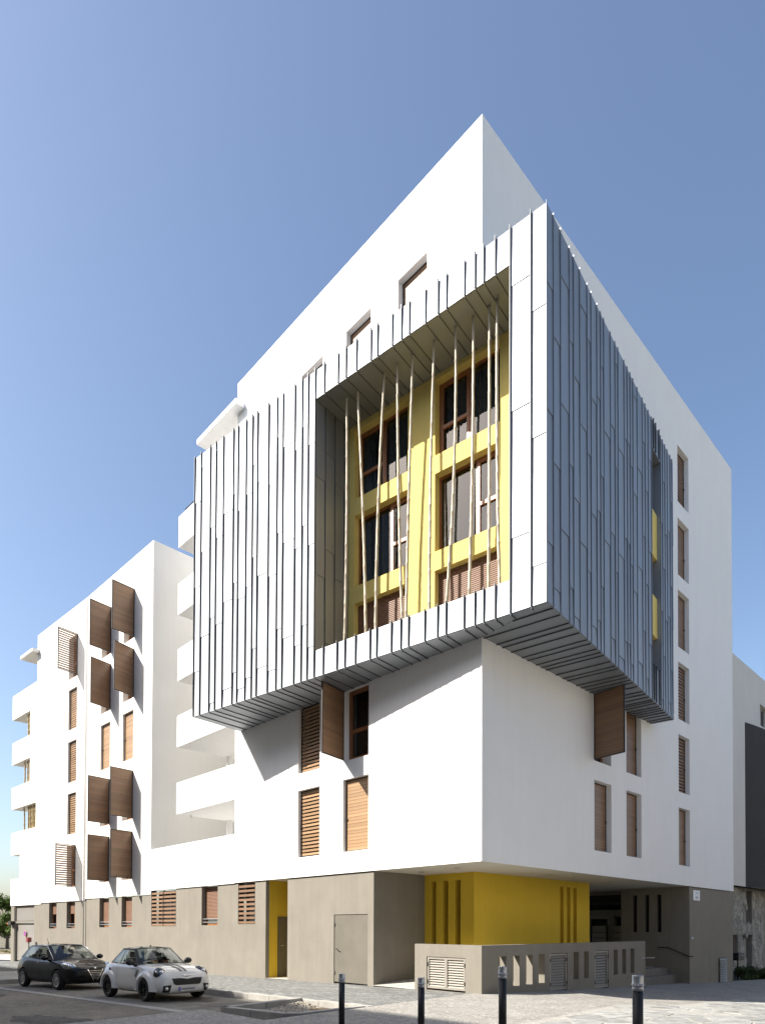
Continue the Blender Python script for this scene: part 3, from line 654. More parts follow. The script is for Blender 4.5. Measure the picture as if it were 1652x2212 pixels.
# steel service door, flush in the lit wall
M_door = mat('service_door_paint', (.175,.16,.13), .4, .1, var=.10, vscale=1.2)
d0 = MB().box((-5.735,.07,P(-5,0)+.035),(-4.215,.10,2.025)).build('door', M_door, TW); bevel(d0, .004, 1)
MB().tube([(-5.62,.06,.98),(-5.62,.01,.98),(-5.48,.0,.95)], .014, 8).build('handle', M_dmetal, d0)
for z_ in (.25,1.75): MB().box((-5.755,.03,z_-.05),(-5.72,.061,z_+.05)).build('hinge', M_steel, d0)
mb = MB(); FLb.box(mb, 4.2,5.75,-.075,-.065,-.9,2.04); mb.build('door_recess', M_dmetal, TW)
# windows and louvred screens in the taupe base
window(TW, FLb, 12.78,14.03,1.71,HB-.03,.2, blind=1.95, rails=2, room=False)
def screen(fr, u0, u1, z0, z1, n_, parent, dep=.03):
    mb = MB(); fr.box(mb, u0,u0+.03,-dep-.04,-dep,z0,z1); fr.box(mb, u1-.03,u1,-dep-.04,-dep,z0,z1)
    s = mb.build('louvre_screen', M_dmetal, parent); p_ = (z1-z0)/n_; me = board_mesh(u1-u0-.02, round(p_*.52,3), .03, M_wood)
    for i in range(n_): inst('slat', me, s, axes(fr.u, fr.n, fr.p((u0+u1)/2, z0+p_*(i+.32), -dep+.012)) @ Matrix.Rotation(R(4),4,'X'))
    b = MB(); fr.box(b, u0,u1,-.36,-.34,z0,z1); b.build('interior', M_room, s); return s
screen(FLb, 10.19,11.28,1.76,HB-.05,9,TW); screen(FLb, 16.25,17.4,1.68,HB-.05,9,TW); screen(FLb, 17.45,18.58,1.68,HB-.05,9,TW)
# yellow core
YL = Fr((0,2.27), (-1,0), (0,-1)); YR = Fr((-2.0,0), (0,1), (1,0))
facade(YL, 2.0, 4.4, -.9, HB-.001, [(2.51,2.72,.2,3.08),(2.99,3.2,.2,3.08),(3.48,3.68,.2,3.08)], .25).build('yellow_wall', M_yellow, TW)
facade(YR, 2.27, 9.12, -.9, HB-.001, [(7.08,7.31,.2,3.08),(7.54,7.76,.2,3.08),(7.97,8.2,.2,3.08)], .22).build('yellow_wall', M_yellow, TW)
mb = MB(); YL.box(mb, 2.4,3.8,-.33,-.25,.1,3.2); mb.build('slot_glass', M_room, TW)
mb = MB(); YR.box(mb, 7.0,8.3,-.26,-.221,.1,3.2); mb.build('slot_back', M_yellow, TW)
mk('yellow_wall', [(-2.0,9.12,-.9),(-4.6,9.12,-.9),(-4.6,9.12,HB-.001),(-2.0,9.12,HB-.001)], [(0,1,2,3)], M_yellow, TW)
# right taupe block
facade(FRb, 13.36, 18.3, -1.2, HB-.03, [], .2).build('base_wall', M_grey, TW)
EW = Fr((0,13.36), (-1,0), (0,-1))
facade(EW, .04, 2.83, -1.2, HB-.001, [(1.14,1.33,1.49,3.02),(1.64,1.82,1.49,3.02),(2.15,2.34,1.49,3.02)], .2).build('base_wall', M_grey, TW)
mb = MB(); EW.box(mb, 1.0,2.5,-.3,-.2,1.4,3.1); mb.build('slot_glass', M_room, TW)
# glazed entrance at the back
mk('base_wall', [(-2.83,13.36,-1.2),(-2.83,14.7,-1.2),(-2.83,14.7,HB-.001),(-2.83,13.36,HB-.001)], [(0,1,2,3)], M_grey, TW)
EN = Fr((0,14.6), (-1,0), (0,-1))
facade(EN, 2.83, 6.4, -.9, HB-.001, [(2.95,3.75,.09,2.2),(3.95,5.05,.09,2.2),(5.2,6.3,.09,2.2),(2.95,6.3,2.4,3.2)], .1).build('entrance_frame', M_gmetal, TW)
window(TW, EN, 3.95,5.05,.09,2.2,.06, [(0,1,True)], None, fmat=M_lmetal, name='entrance_door')
window(TW, EN, 2.95,3.75,.09,2.2,.06, fmat=M_gmetal); window(TW, EN, 5.2,6.3,.09,2.2,.06, fmat=M_gmetal); window(TW, EN, 2.95,6.3,2.4,3.2,.06, fmat=M_gmetal)
for (x0_, x1_) in ((-3.7,-3.3),(-4.75,-4.1)):
    mx = MB().box((x0_,14.5,.35),(x1_,14.58,1.75)).build('letterboxes', M_lmetal, TW)
    for r_ in range(5): MB().box((x0_+.03,14.494,.45+.25*r_),(x1_-.03,14.501,.475+.25*r_)).build('slot', M_dmetal, mx)
mk('platform', [(-6.4,13.34,.091),(-2.83,13.34,.091),(-2.83,14.7,.091),(-6.4,14.7,.091)], [(0,1,2,3)], M_conc, TW)
mk('platform', [(-4.6,9.0,.09),(-.88,9.0,.09),(-.88,13.34,.09),(-4.6,13.34,.09)], [(0,1,2,3)], M_conc, TW)
# ramp floor between block and low wall
RF = MB(); ny_ = [(.0,P(-3,0)+.004),(.6,.0),(1.4,.05),(2.35,.07)]
for (ya, za), (yb, zb) in zip(ny_, ny_[1:]): RF.add([(-3.95,ya,za),(-2.2 if ya < .1 else -.2,ya,za),(-.2 if yb > .1 else -2.2,yb,zb),(-3.95,yb,zb)], [(0,1,2,3)])
RF.build('ramp_floor', M_conc, TW)
mk('platform', [(-2.3,2.35,.07),(-.2,2.35,.07),(-.2,9.3,.07),(-2.3,9.3,.07)], [(0,1,2,3)], M_conc, TW)
M_stepc = mat('step_concrete', (.17,.16,.145), .9, var=.12, bump=.2)
for i in range(2):
    x0 = -.57-.31*i
    bevel(MB().box((-1.3,9.3,-.9),(x0,13.355,[-.18,.096][i])).build('step', M_stepc, TW), .01, 1)
hr = MB().tube([(-1.26,13.28,.88),(-.86,13.28,.89),(-.06,13.28,.56),(.12,13.28,.56)], .02, 8).build('handrail', M_dmetal, TW, True)
for (x, z_) in ((-1.1,.88),(-.2,.62)): MB().tube([(x,13.28,z_),(x,13.36,z_-.03)], .012, 6).build('bracket', M_dmetal, hr)
# ------------------------------------------------------------------ balconies joining tower and wing
for i, (za, zb) in enumerate(((6.45,7.79),(9.33,10.67),(12.18,13.54),(15.04,16.37),(17.95,19.29))):
    mb = MB(); x0, x1 = -16.17, -11.505
    mb.box((x0,0,za),(x1,4.6,za+.22)); mb.box((x0,.0,za+.22),(x1,.16,zb)); mb.box((x0,.16,za+.22),(x0+.16,4.6,zb))
    b = mb.build('balcony', M_white, TW)
    if i == 0: MB().tube([(x0+.35,.5,za-.14),(x0+.35,.5,za+.01)], .018, 8).build('drain_spout', M_steel, b)
    if i == 4:
        MB().tube([(x0+.45,.08,zb),(x0+.45,.08,zb+.18),(x1,.08,zb+.18)], .018, 8).build('rail', M_dmetal, b)
mb = MB()
for z_ in (5.14,7.79,10.67,13.54,16.37): pass
MB().lathe([(.14,5.0),(.14,18.0)], 16, Matrix.Translation((-15.95,2.45,0))).build('column', M_white, TW, True)
mb = MB(); mb.box((-18.62,.0,HB-.02),(-11.502,.18,5.14)); mb.build('parapet_wall', M_white, TW)
mb = MB(); mb.box((-18.6,.18,4.0),(-11.502,4.6,4.2)); mb.build('terrace_slab', M_white, TW)
mk('wall', [(-18.6,4.6,3.0),(-11.5,4.6,3.0),(-11.5,4.6,H-1),(-18.6,4.6,H-1)], [(0,1,2,3)], M_white, TW)
bevel(MB().box((-13.95,-.38,21.04),(-11.0,3.5,21.25)).build('canopy', M_white, TW), .02, 2)

# ------------------------------------------------------------------ the wing along the street
WG = thing('apartment_wing', (-26,0,-.4), 'long off-white apartment wing with brown shutters standing open and a roller-shuttered garage', 'apartment building')
HW, WB = 19.33, 3.12
WZ = [(3.9,6.17),(6.77,9.07),(9.66,11.98),(12.57,14.88),(15.44,17.77)]
h1 = [(a,b,*z) for (a,b) in ((1.88,3.02),(4.46,5.6)) for z in WZ]
LEN1 = (K1-K0).length
facade(W1, 0, LEN1, WB, HW, h1, .28).build('wall', M_cream, WG)
# second stretch: windows, stepped roof, corner balconies with canes
WZ2 = [(3.82,6.11),(6.75,9.02),(9.63,11.92),(12.57,14.83),(15.43,17.73)]
END = 11.06
BO = [(9.5,4.67,6.21),(6.94,7.66,9.18),(7.98,10.6,12.08),(7.98,13.49,15.01)]
h2 = [(1.22,2.34,*z) for z in WZ2]+[(a,END+1,c,e,.2) for (a,c,e) in BO]+[(6.92,END+1,16.56,HW+1,.0)]
facade(W2, 0, END, WB-.08, HW, h2, .28).build('wall', M_cream, WG)
def wp(fr, u, d, z): return fr.p(u, z, d)
mb = MB()
mb.add([wp(W1,0,0,5.0),wp(W1,0,-9,5.0),wp(W1,0,-9,HW),wp(W1,0,0,HW)], [(0,1,2,3)])                          # return wall facing the balconies
mb.add([wp(W1,0,0,HW),wp(W1,LEN1,0,HW),wp(W2,6.92,0,HW),wp(W2,6.92,-9,HW),wp(W1,0,-9,HW)], [(0,1,2,3,4)])
mb.add([wp(W2,6.92,0,16.5),wp(W2,6.92,-9,16.5),wp(W2,6.92,-9,HW),wp(W2,6.92,0,HW)], [(0,1,2,3)])
mb.build('wall', M_cream, WG)
# corner balconies: slabs, parapets, pillar, canes
lv = [(3.04,4.67),(6.21,7.66),(9.18,10.6),(12.08,13.49),(15.01,16.56)]
for i, (za, zb) in enumerate(lv):
    mb = MB(); W2.box(mb, 6.0,END,-3.2,-.012, (za if i else 2.95)+.008, za+.2); W2.box(mb, END-.15,END,-3.2,-.012, za+.2, zb); W2.box(mb, 6.9,END-.16,-.15,-.012, za+.21, zb-.002)
    mb.build('balcony', M_cream, WG)
mb = MB(); W2.box(mb, 9.1,9.4,-.75,-.45,3.0,15.1); mb.build('pillar', M_cream, WG)
mb = MB(); W2.box(mb, 6.6,6.85,-3.2,-.2,3.0,15.1); W2.box(mb, 6.6,END-2.4,-3.3,-3.2,3.0,5.2); mb.build('wall', M_cream, WG)
for (lvl, us) in ((3,(8.1,8.42,8.72,8.95)),(2,(8.12,8.42,8.7,9.0,9.5)),(1,(7.05,7.3,7.52,7.78,8.0,8.25,8.5,8.8,9.48)),(0,(9.6,9.9))):
    _, za, zb = BO[lvl]
    for u_ in us:
        cane('bamboo_cane', (W2.p(u_,za-.25,-.24), W2.p(u_+random.uniform(-.03,.03),(za+zb)/2,-.24), W2.p(u_+random.uniform(-.05,.05),zb+.02,-.24)), .05, .042, M_bamboo2, WG, .3)
mb = MB(); W2.box(mb, 6.6,8.6,-1.0,.42,18.18,18.38); bevel(mb.build('canopy', M_cream, WG), .02, 2)
MB().tube([W2.p(.0,-.6,.05), W2.p(.0,HW-.1,.05)], .035, 8).build('downpipe', M_cream, WG, True)
# shutters of the wing
for i, z in enumerate(WZ):
    for (ua, ub), k in zip(((1.88,3.02),(4.46,5.6)), (0,1)):
        window(WG, W1, ua, ub, *z, .26, [(0,1,True)], .4)
        if i == 2: shutter(WG, W1, ua+.005, 1, 1.13, z[0]+.01, z[1]-.01, .13, 0, 'board', M_wood_lit, 21)
        else:
            an = [(99,99),(96,98),None,(106,104),(96,98)][i][k]
            shutter(WG, W1, ua+.01, 1, 1.13, z[0]+.02, z[1]-.02, .0, an, 'board', M_wood, 21, None, False)
for i, z in enumerate(WZ2):
    window(WG, W2, 1.22,2.34, *z, .26, [(0,1,True)], .4)
    shutter(WG, W2, 1.225, 1, 1.1, z[0]+.02, z[1]-.02, .13 if 0 < i < 4 else .0, 0 if 0 < i < 4 else 97, 'slat', M_wood_lit if 0 < i < 4 else M_wood, 18, None, False)
# taupe base of the wing
facade(W1b, 0, LEN1, -.9, WB-.03, [(1.94,3.07,1.63,WB),(4.51,5.65,1.61,WB)], .25).build('base_wall', M_grey, WG)
facade(W2b, 0, END, -1.2, WB-.11, [(1.3,2.41,1.55,WB),(3.79,4.87,1.53,WB),(7.13,10.5,-1.2,WB,.12)], .25).build('base_wall', M_grey, WG)
for (a, b) in ((1.94,3.07),(4.51,5.65)): window(WG, W1b, a,b,1.63,WB-.03,.2, blind=1.82, rails=2, room=False)
for (a, b) in ((1.3,2.41),(3.79,4.87)): window(WG, W2b, a,b,1.54,WB-.1,.2, [(0,.45,True),(.45,1,False)], blind=2.35, rails=2)
# garage: ventilation grille above a roller shutter
mb = MB(); W2b.box(mb, 7.13,10.5,-.30,-.2,-1.2,3.0); gg = mb.build('garage_door', M_gmetal, WG)
me = board_mesh(3.3, .058, .03, M_gmetal)
for i in range(34): inst('slat', me, gg, axes(W2b.u, W2b.n, W2b.p(8.81, -.48+.068*i, -.17)) @ Matrix.Rotation(R(22),4,'X'))
me2 = board_mesh(3.3, .05, .02, M_gmetal)
for i in range(16): inst('louvre', me2, gg, axes(W2b.u, W2b.n, W2b.p(8.81, 2.03+.06*i, -.12)) @ Matrix.Rotation(R(35),4,'X'))
mb = MB(); W2b.box(mb, 7.13,10.5,-.2,-.06,1.84,1.98); W2b.box(mb, 10.42,10.5,-.2,-.03,-1.2,3.0); W2b.box(mb, 7.13,7.2,-.2,-.03,-1.2,3.0); mb.build('frame', M_gmetal, gg)

# ------------------------------------------------------------------ low perimeter wall with slots and louvred doors
M_greyw = M_grey
LWt = thing('entrance_wall', (0,0,0), 'low taupe wall with slots and louvred meter doors wrapping the entrance corner', 'wall')
lo = Fr((0,0), (-1,0), (0,-1)); ro = Fr((0,0), (0,1), (1,0)); TH = .2
slots = [(.75,1.05),(1.36,1.66),(1.96,2.27),(2.57,2.88),(4.44,4.75),(5.06,5.35),(6.96,7.25),(7.56,7.84),(8.16,8.46)]
doors = [(3.15,4.09,-.16,.92),(5.71,6.62,-.25,.94)]
ZT = 1.2
facade(lo, 0, 2.26, -.6, ZT, [(.51,1.83,-.02,.87,.2)], TH).build('wall', M_grey, LWt)
facade(ro, 0, 9.3, -.9, ZT, [(a,b,.1+.005*a,.9+.007*a,.2) for a,b in slots]+[(*d,.2) for d in doors], TH).build('wall', M_grey, LWt)
li = Fr((0,TH), (-1,0), (0,1)); ri = Fr((-TH,0), (0,1), (-1,0))
facade(li, TH, 2.26, -.6, ZT, [], .0).build('wall', M_grey, LWt)
facade(ri, TH, 9.3, -.9, ZT, [(a,b,.1+.005*a,.9+.007*a,.0) for a,b in slots], .0).build('wall', M_grey, LWt)
mb = MB(); mb.add([(-2.26,0,-.6),(-2.26,TH,-.6),(-2.26,TH,ZT),(-2.26,0,ZT)], [(0,1,2,3)]); mb.add([(0,9.3,-.9),(-TH,9.3,-.9),(-TH,9.3,ZT),(0,9.3,ZT)], [(0,1,2,3)])
mb.add([(0,0,ZT),(0,9.3,ZT),(-TH,9.3,ZT),(-TH,TH,ZT),(-2.26,TH,ZT),(-2.26,0,ZT)], [(0,1,2,3,4,5)]); mb.build('coping', M_grey, LWt)
def louvre_door(fr, u0, u1, z0, z1, n_, two=False):
    mb = MB(); t = .05; fr.box(mb, u0,u0+t,-.06,-.015,z0,z1); fr.box(mb, u1-t,u1,-.06,-.015,z0,z1); fr.box(mb, u0+t,u1-t,-.06,-.017,z0,z0+t); fr.box(mb, u0+t,u1-t,-.06,-.017,z1-t,z1)
    if two: fr.box(mb, (u0+u1)/2-.045,(u0+u1)/2+.045,-.06,-.013,z0+t,z1-t)
    d = mb.build('louvre_door', M_lmetal, LWt); b = MB(); fr.box(b, u0,u1,-.19,-.15,z0,z1); b.build('backing', M_dmetal, d)
    lv_ = [(u0+t,(u0+u1)/2-.045),((u0+u1)/2+.045,u1-t)] if two else [(u0+t,u1-t)]
    p_ = (z1-z0-2*t)/n_
    for (a, b_) in lv_:
        me = board_mesh(b_-a-.004, .085, .008, M_lmetal)
        for i in range(n_): inst('slat', me, d, axes(fr.u, fr.n, fr.p((a+b_)/2, z0+t+p_*(i+.5), -.055)) @ Matrix.Rotation(R(42),4,'X'))
    for zz in (z0+.18, z1-.18):
        h_ = MB(); fr.box(h_, u0-.012,u0+.02,-.02,.008,zz-.05,zz+.05); fr.box(h_, u1-.02,u1+.012,-.02,.008,zz-.05,zz+.05); h_.build('hinge', M_dmetal, d)
    return d
louvre_door(lo, .53,1.81,.03,.855,11, True)
for d in doors: louvre_door(ro, d[0]+.02,d[1]-.02,d[2]+.03,d[3]-.015,12)
gr = thing('vent_grille', (0,16.95,-.7), 'narrow grey louvred grille low on the shaded taupe wall', 'grille')
mb = MB(); FRb.box(mb, 16.5,17.4,-.0,.03,-.72,.40); g0 = mb.build('backing', M_dmetal, gr); me = board_mesh(.84, .07, .008, M_gmetal)
for i in range(14): inst('slat', me, gr, axes(FRb.u, FRb.n, FRb.p(16.95,-.67+.077*i,.05)) @ Matrix.Rotation(R(40),4,'X'))
tp = MB().tube([(-.02,9.0,.62),(.22,9.55,.62)], .012, 8).build('door_stop_rod', M_steel); tag(tp, 'thin steel rod sticking out of the low wall end beside the steps', 'rod')

# ------------------------------------------------------------------ signs
M_sign = mat('sign_white', (.72,.73,.75), .4, var=.02)
M_ink = mat('sign_ink', (.10,.115,.13), .6, var=.02); M_ink2 = mat('sign_ink_pale', (.30,.36,.42), .6, var=.02)
def text(name, body, size, fr, u, z, d, mt, parent, align='CENTER', rot=0):
    c = bpy.data.curves.new(name, 'FONT'); c.body = body; c.size = size; c.align_x = align; c.align_y = 'CENTER'; c.extrude = .0008
    o = bpy.data.objects.new(name, c); dg = bpy.context.evaluated_depsgraph_get()
    COL.objects.link(o); bpy.context.view_layer.update(); dg = bpy.context.evaluated_depsgraph_get()
    me = bpy.data.meshes.new_from_object(o.evaluated_get(dg)); bpy.data.objects.remove(o); me.materials.clear(); me.materials.append(mt)
    # text x -> viewer's right, y -> up
    right = Vector((0,0,1)).cross(fr.n); m_ = Matrix((right, Vector((0,0,1)), fr.n)).transposed().to_4x4(); m_.translation = fr.p(u, z, d)
    q = bpy.data.objects.new(name, me); return reg(q, parent, m_ @ Matrix.Rotation(rot,4,'Z'))
sg = thing('wall_sign', (0,14.05,3.0), 'small white plate with grey lettering on the shaded taupe wall', 'sign')
mb = MB(); FRb.box(mb, 13.72,14.40,.004,.02,2.76,3.17); bevel(mb.build('plate', M_sign, sg), .004, 1)
text('lettering', 'ACM', .13, FRb, 14.09, 3.06, .0215, M_ink2, sg)
for (ua_, ub_, za_, zb_, m_) in ((13.93,13.98,2.975,3.0,M_ink2),(13.96,14.18,2.91,2.925,M_ink),(13.92,14.22,2.855,2.885,M_ink),(13.98,14.14,2.805,2.815,M_ink)):
    mk('print_line', [FRb.p(ua_,za_,.0212),FRb.p(ub_,za_,.0212),FRb.p(ub_,zb_,.0212),FRb.p(ua_,zb_,.0212)], [(0,1,2,3)], m_, sg)
nm = thing('number_plate', (0,13.75,1.4), 'tiny pale oval number plate beside the entrance edge', 'sign')
v = [FRb.p(13.62+.10*math.cos(a),1.27+.055*math.sin(a),.012) for a in [2*math.pi*k/20 for k in range(20)]]; mk('plate', v, [tuple(range(20))], M_ink2, nm)
v = [FRb.p(13.62+.05*math.cos(a),1.27+.03*math.sin(a),.016) for a in [2*math.pi*k/20 for k in range(20)]]; mk('plate_face', v, [tuple(range(20))], M_sign, nm)
ns = thing('no_parking_sign', W2b.p(8.85,1.2,.02), 'round blue and red no-parking disc on the garage shutter', 'sign')
M_red = mat('sign_red', (.55,.03,.05), .4, var=.03); M_blue = mat('sign_blue', (.10,.10,.45), .4, var=.03)
def disc(fr, u, z, r_, d, mt, parent, name): return mk(name, [fr.p(u+r_*math.cos(2*math.pi*k/28), z+r_*math.sin(2*math.pi*k/28), d) for k in range(28)], [tuple(range(28))], mt, parent)
disc(W2b, 8.85,1.2,.19,-.075,M_sign,ns,'plate'); disc(W2b, 8.85,1.2,.18,-.072,M_red,ns,'red_ring'); disc(W2b, 8.85,1.2,.14,-.069,M_blue,ns,'blue_field')
c_, s_ = math.cos(R(45)), math.sin(R(45)); mk('slash', [W2b.p(8.85+a*c_-b*s_,1.2+a*s_+b*c_,-.066) for a,b in ((-.15,-.025),(.15,-.025),(.15,.025),(-.15,.025))], [(0,1,2,3)], M_red, ns)
bc = thing('warning_beacon', W2b.p(10.75,1.8,.2), 'orange flashing beacon on a dark bracket at the garage corner', 'beacon')
mb = MB(); W2b.box(mb, 10.45,10.95,0,.22,1.74,1.98); mb.build('bracket', M_dmetal, bc)
M_oran = mat('beacon_orange', (.75,.16,.02), .3, var=.02)
MB().lathe([(.02,0),(.075,.01),(.08,.08),(.05,.15),(.01,.17)], 14, Matrix.Translation(W2b.p(11.1,1.8,.12))@Matrix.Rotation(R(-90),4,'Y')).build('lens', M_oran, bc, True)
kx = thing('key_post', W2b.p(6.95,-.5,.35), 'red key switch box on a short post beside the garage shutter', 'key switch')
MB().tube([W2b.p(6.95,-.6,.35), W2b.p(6.95,.8,.35)], .035, 10).build('post', M_dmetal, kx, True)
mb = MB(); W2b.box(mb, 6.81,7.09,.24,.48,.70,.98); bevel(mb.build('box', mat('faded_red', (.28,.06,.065), .5, var=.1), kx), .02, 2)

# ------------------------------------------------------------------ bollards
M_blk = mat('bollard_black', (.018,.017,.017), .45, .2, var=.25, vscale=8)
M_cap = mat('bollard_steel', (.36,.37,.38), .32, .9, var=.05)
def bollard(x, y, zt, r_, label, h_=1.05):
    zb = P(x,y)-.05; t = thing('bollard', (x,y,zb), label, 'bollard', 'black bollards with steel caps')
    T = Matrix.Translation((x,y,0)); ch = .155
    MB().lathe([(r_,zb),(r_,zt-ch)], 22, T).build('post', M_blk, t, True)
    c = MB().lathe([(r_*.98,zt-ch),(r_*1.07,zt-ch+.002),(r_*1.07,zt-ch+.03),(r_*1.03,zt-ch+.032),(r_*1.03,zt-ch+.046),(r_*1.07,zt-ch+.048),(r_*1.07,zt-ch+.078),(r_*1.04,zt-ch+.08),(r_*1.06,zt-.008),(r_*1.0,zt),(.0005,zt+.004)], 26, T).build('cap', M_cap, t, True)
    for k in range(12):
        a = 2*math.pi*k/12; MB().box((-.008,-.004,-.01),(.008,.004,.01)).map(lambda q: Matrix.Translation((x+r_*1.10*math.cos(a),y+r_*1.10*math.sin(a),zt-ch+.066))@Matrix.Rotation(a+math.pi/2,4,'Z')@q).build('reflector', M_sign, c)
    return t
bollard(1.30,-5.67,.84,.052,'black bollard with steel cap beside the tree pit')
bollard(3.11,-5.62,.87,.052,'black bollard with steel cap in front of the double louvred door')
bollard(4.85,-5.95,1.13,.052,'tallest black bollard with steel cap, in front of the slotted low wall')
bollard(6.98,-6.65,1.165,.052,'rightmost and nearest black bollard with steel cap')
def post(x, y, z0, h_, label):
    t = thing('street_post', (x,y,z0), label, 'post'); MB().lathe([(.055,z0),(.055,z0+h_-.12)], 14, Matrix.Translation((x,y,0))).build('shaft', M_blk, t, True)
    MB().lathe([(.06,z0+h_-.12),(.06,z0+h_),(.02,z0+h_+.01)], 14, Matrix.Translation((x,y,0))).build('cap', M_cap if x < -20 else M_blk, t, True)
post(-12.4,-3.1,P(-12,-3),1.02,'plain black post on the pavement behind the white car')
post(-26.05,-4.35,P(-25,-4),1.05,'dark post with pale cap at the far left edge of the street')
# ------------------------------------------------------------------ cars
def paint(name, col, coat=1.0, rough=.35, metal=0.0):
    m_, t, b, L = nodes(name); b.inputs['Base Color'].default_value = (*col,1); b.inputs['Roughness'].default_value = rough; b.inputs['Metallic'].default_value = metal
    b.inputs['Coat Weight'].default_value = coat; b.inputs['Coat Roughness'].default_value = .03
    tc = t.nodes.new('ShaderNodeTexCoord'); n = t.nodes.new('ShaderNodeTexNoise'); n.inputs['Scale'].default_value = 2.5; n.inputs['Detail'].default_value = 5; L.new(tc.outputs['Object'], n.inputs[0])
    r_ = t.nodes.new('ShaderNodeMapRange'); r_.inputs['To Min'].default_value = rough-.06; r_.inputs['To Max'].default_value = rough+.12; L.new(n.outputs[0], r_.inputs[0]); L.new(r_.outputs[0], b.inputs['Roughness'])
    b.inputs['Specular IOR Level'].default_value = .12
    return m_
M_cwhite = paint('pearl_white_paint', (.66,.65,.62)); M_cblack = paint('black_paint', (.002,.0023,.0035), .5, .4)
M_tyre = mat('tyre_rubber', (.018,.017,.016), .85, var=.2, vscale=9, bump=.3, bscale=60)
M_rimd = mat('black_alloy', (.03,.03,.03), .35, .7, var=.1); M_riml = mat('silver_alloy', (.45,.45,.46), .32, .9, var=.05)
M_plast = mat('black_plastic', (.014,.014,.014), .5, var=.15); M_chrome = mat('chrome', (.75,.75,.76), .12, 1.0, var=.02)
M_cglass = glass('car_glass', (.46,.52,.52), r0=.07); M_lamp = glass('lamp_lens', (.85,.87,.88)); M_int = mat('car_interior', (.025,.024,.023), .8)
M_lens = mat('lamp_reflector', (.55,.56,.58), .18, .9, var=.05); M_plate = mat('plate_white', (.55,.55,.54), .5, var=.12, vscale=14); M_platet = mat('plate_blur', (.22,.22,.23), .6, var=.1)
# honeycomb grille
def honey(name):
    m_, t, b, L = nodes(name); b.inputs['Roughness'].default_value = .5
    tc = t.nodes.new('ShaderNodeTexCoord'); vo = t.nodes.new('ShaderNodeTexVoronoi'); vo.feature = 'DISTANCE_TO_EDGE'; vo.inputs['Scale'].default_value = 38; vo.inputs['Randomness'].default_value = .15; L.new(tc.outputs['Object'], vo.inputs[0])
    cr = t.nodes.new('ShaderNodeValToRGB'); cr.color_ramp.elements[0].position = .03; cr.color_ramp.elements[0].color = (.03,.03,.03,1); cr.color_ramp.elements[1].position = .10; cr.color_ramp.elements[1].color = (.004,.004,.004,1)
    L.new(vo.outputs['Distance'], cr.inputs[0]); L.new(cr.outputs[0], b.inputs['Base Color'])
    bp = t.nodes.new('ShaderNodeBump'); bp.invert = True; bp.inputs['Distance'].default_value = .02; L.new(vo.outputs['Distance'], bp.inputs['Height']); L.new(bp.outputs[0], b.inputs['Normal']); return m_
M_honey = honey('honeycomb_grille')
def eval_mesh(o):
    bpy.context.view_layer.update(); dg = bpy.context.evaluated_depsgraph_get()
    return bpy.data.meshes.new_from_object(o.evaluated_get(dg))
def loft_body(secs, mt, mt2, axles, rw, wmax):
    v = []; f = []; n = 0
    for (x, zb, wl, wm, zm, wt, zs, zt) in secs:
        h = [(0,zb),(wl*.86,zb),(wl,zb+.07),(wm,zm),(wt,zs),(wt*.82,zs+(zt-zs)*.62),(wt*.45,zt-.012),(0,zt)]
        loop = [(x,-y,z) for y, z in h]+[(x,y,z) for y, z in h[-2:0:-1]]; n = len(loop); v += loop
    k = len(secs)
    for i in range(k-1):
        for j in range(n): f.append((i*n+j, i*n+(j+1)%n, (i+1)*n+(j+1)%n, (i+1)*n+j))
    f.append(tuple(range(n))); f.append(tuple(range((k-1)*n, k*n))[::-1])
    me = bpy.data.meshes.new('tmp'); me.from_pydata(v, [], f); me.materials.append(mt); me.materials.append(mt2)
    bm = bmesh.new(); bm.from_mesh(me); bmesh.ops.recalc_face_normals(bm, faces=bm.faces); bm.to_mesh(me); bm.free()
    o = bpy.data.objects.new('tmp', me); COL.objects.link(o)
    s_ = o.modifiers.new('s','SUBSURF'); s_.levels = 2; s_.render_levels = 2
    cut = MB()
    for ax in axles:
        for sg in (-1,1):
            T = Matrix.Translation((ax, sg*(wmax-.09), rw))@Matrix.Rotation(R(90),4,'X')
            cut.lathe([(rw+.055,-.2),(rw+.055,.25)], 40, T)
    cm = cut.mesh('cut', mt); cm.materials.append(mt2); cm.polygons.foreach_set('material_index', [1]*len(cm.polygons))
    bm = bmesh.new(); bm.from_mesh(cm); bmesh.ops.recalc_face_normals(bm, faces=bm.faces); bm.to_mesh(cm); bm.free()
    co = bpy.data.objects.new('cut', cm); COL.objects.link(co)
    b = o.modifiers.new('b','BOOLEAN'); b.operation = 'DIFFERENCE'; b.object = co; b.solver = 'EXACT'
    out = eval_mesh(o)
    bpy.data.objects.remove(o); bpy.data.objects.remove(co)
    out.polygons.foreach_set('use_smooth', [q.material_index == 0 for q in out.polygons])
    try: out.set_sharp_from_angle(angle=R(40))
    except Exception: pass
    return out
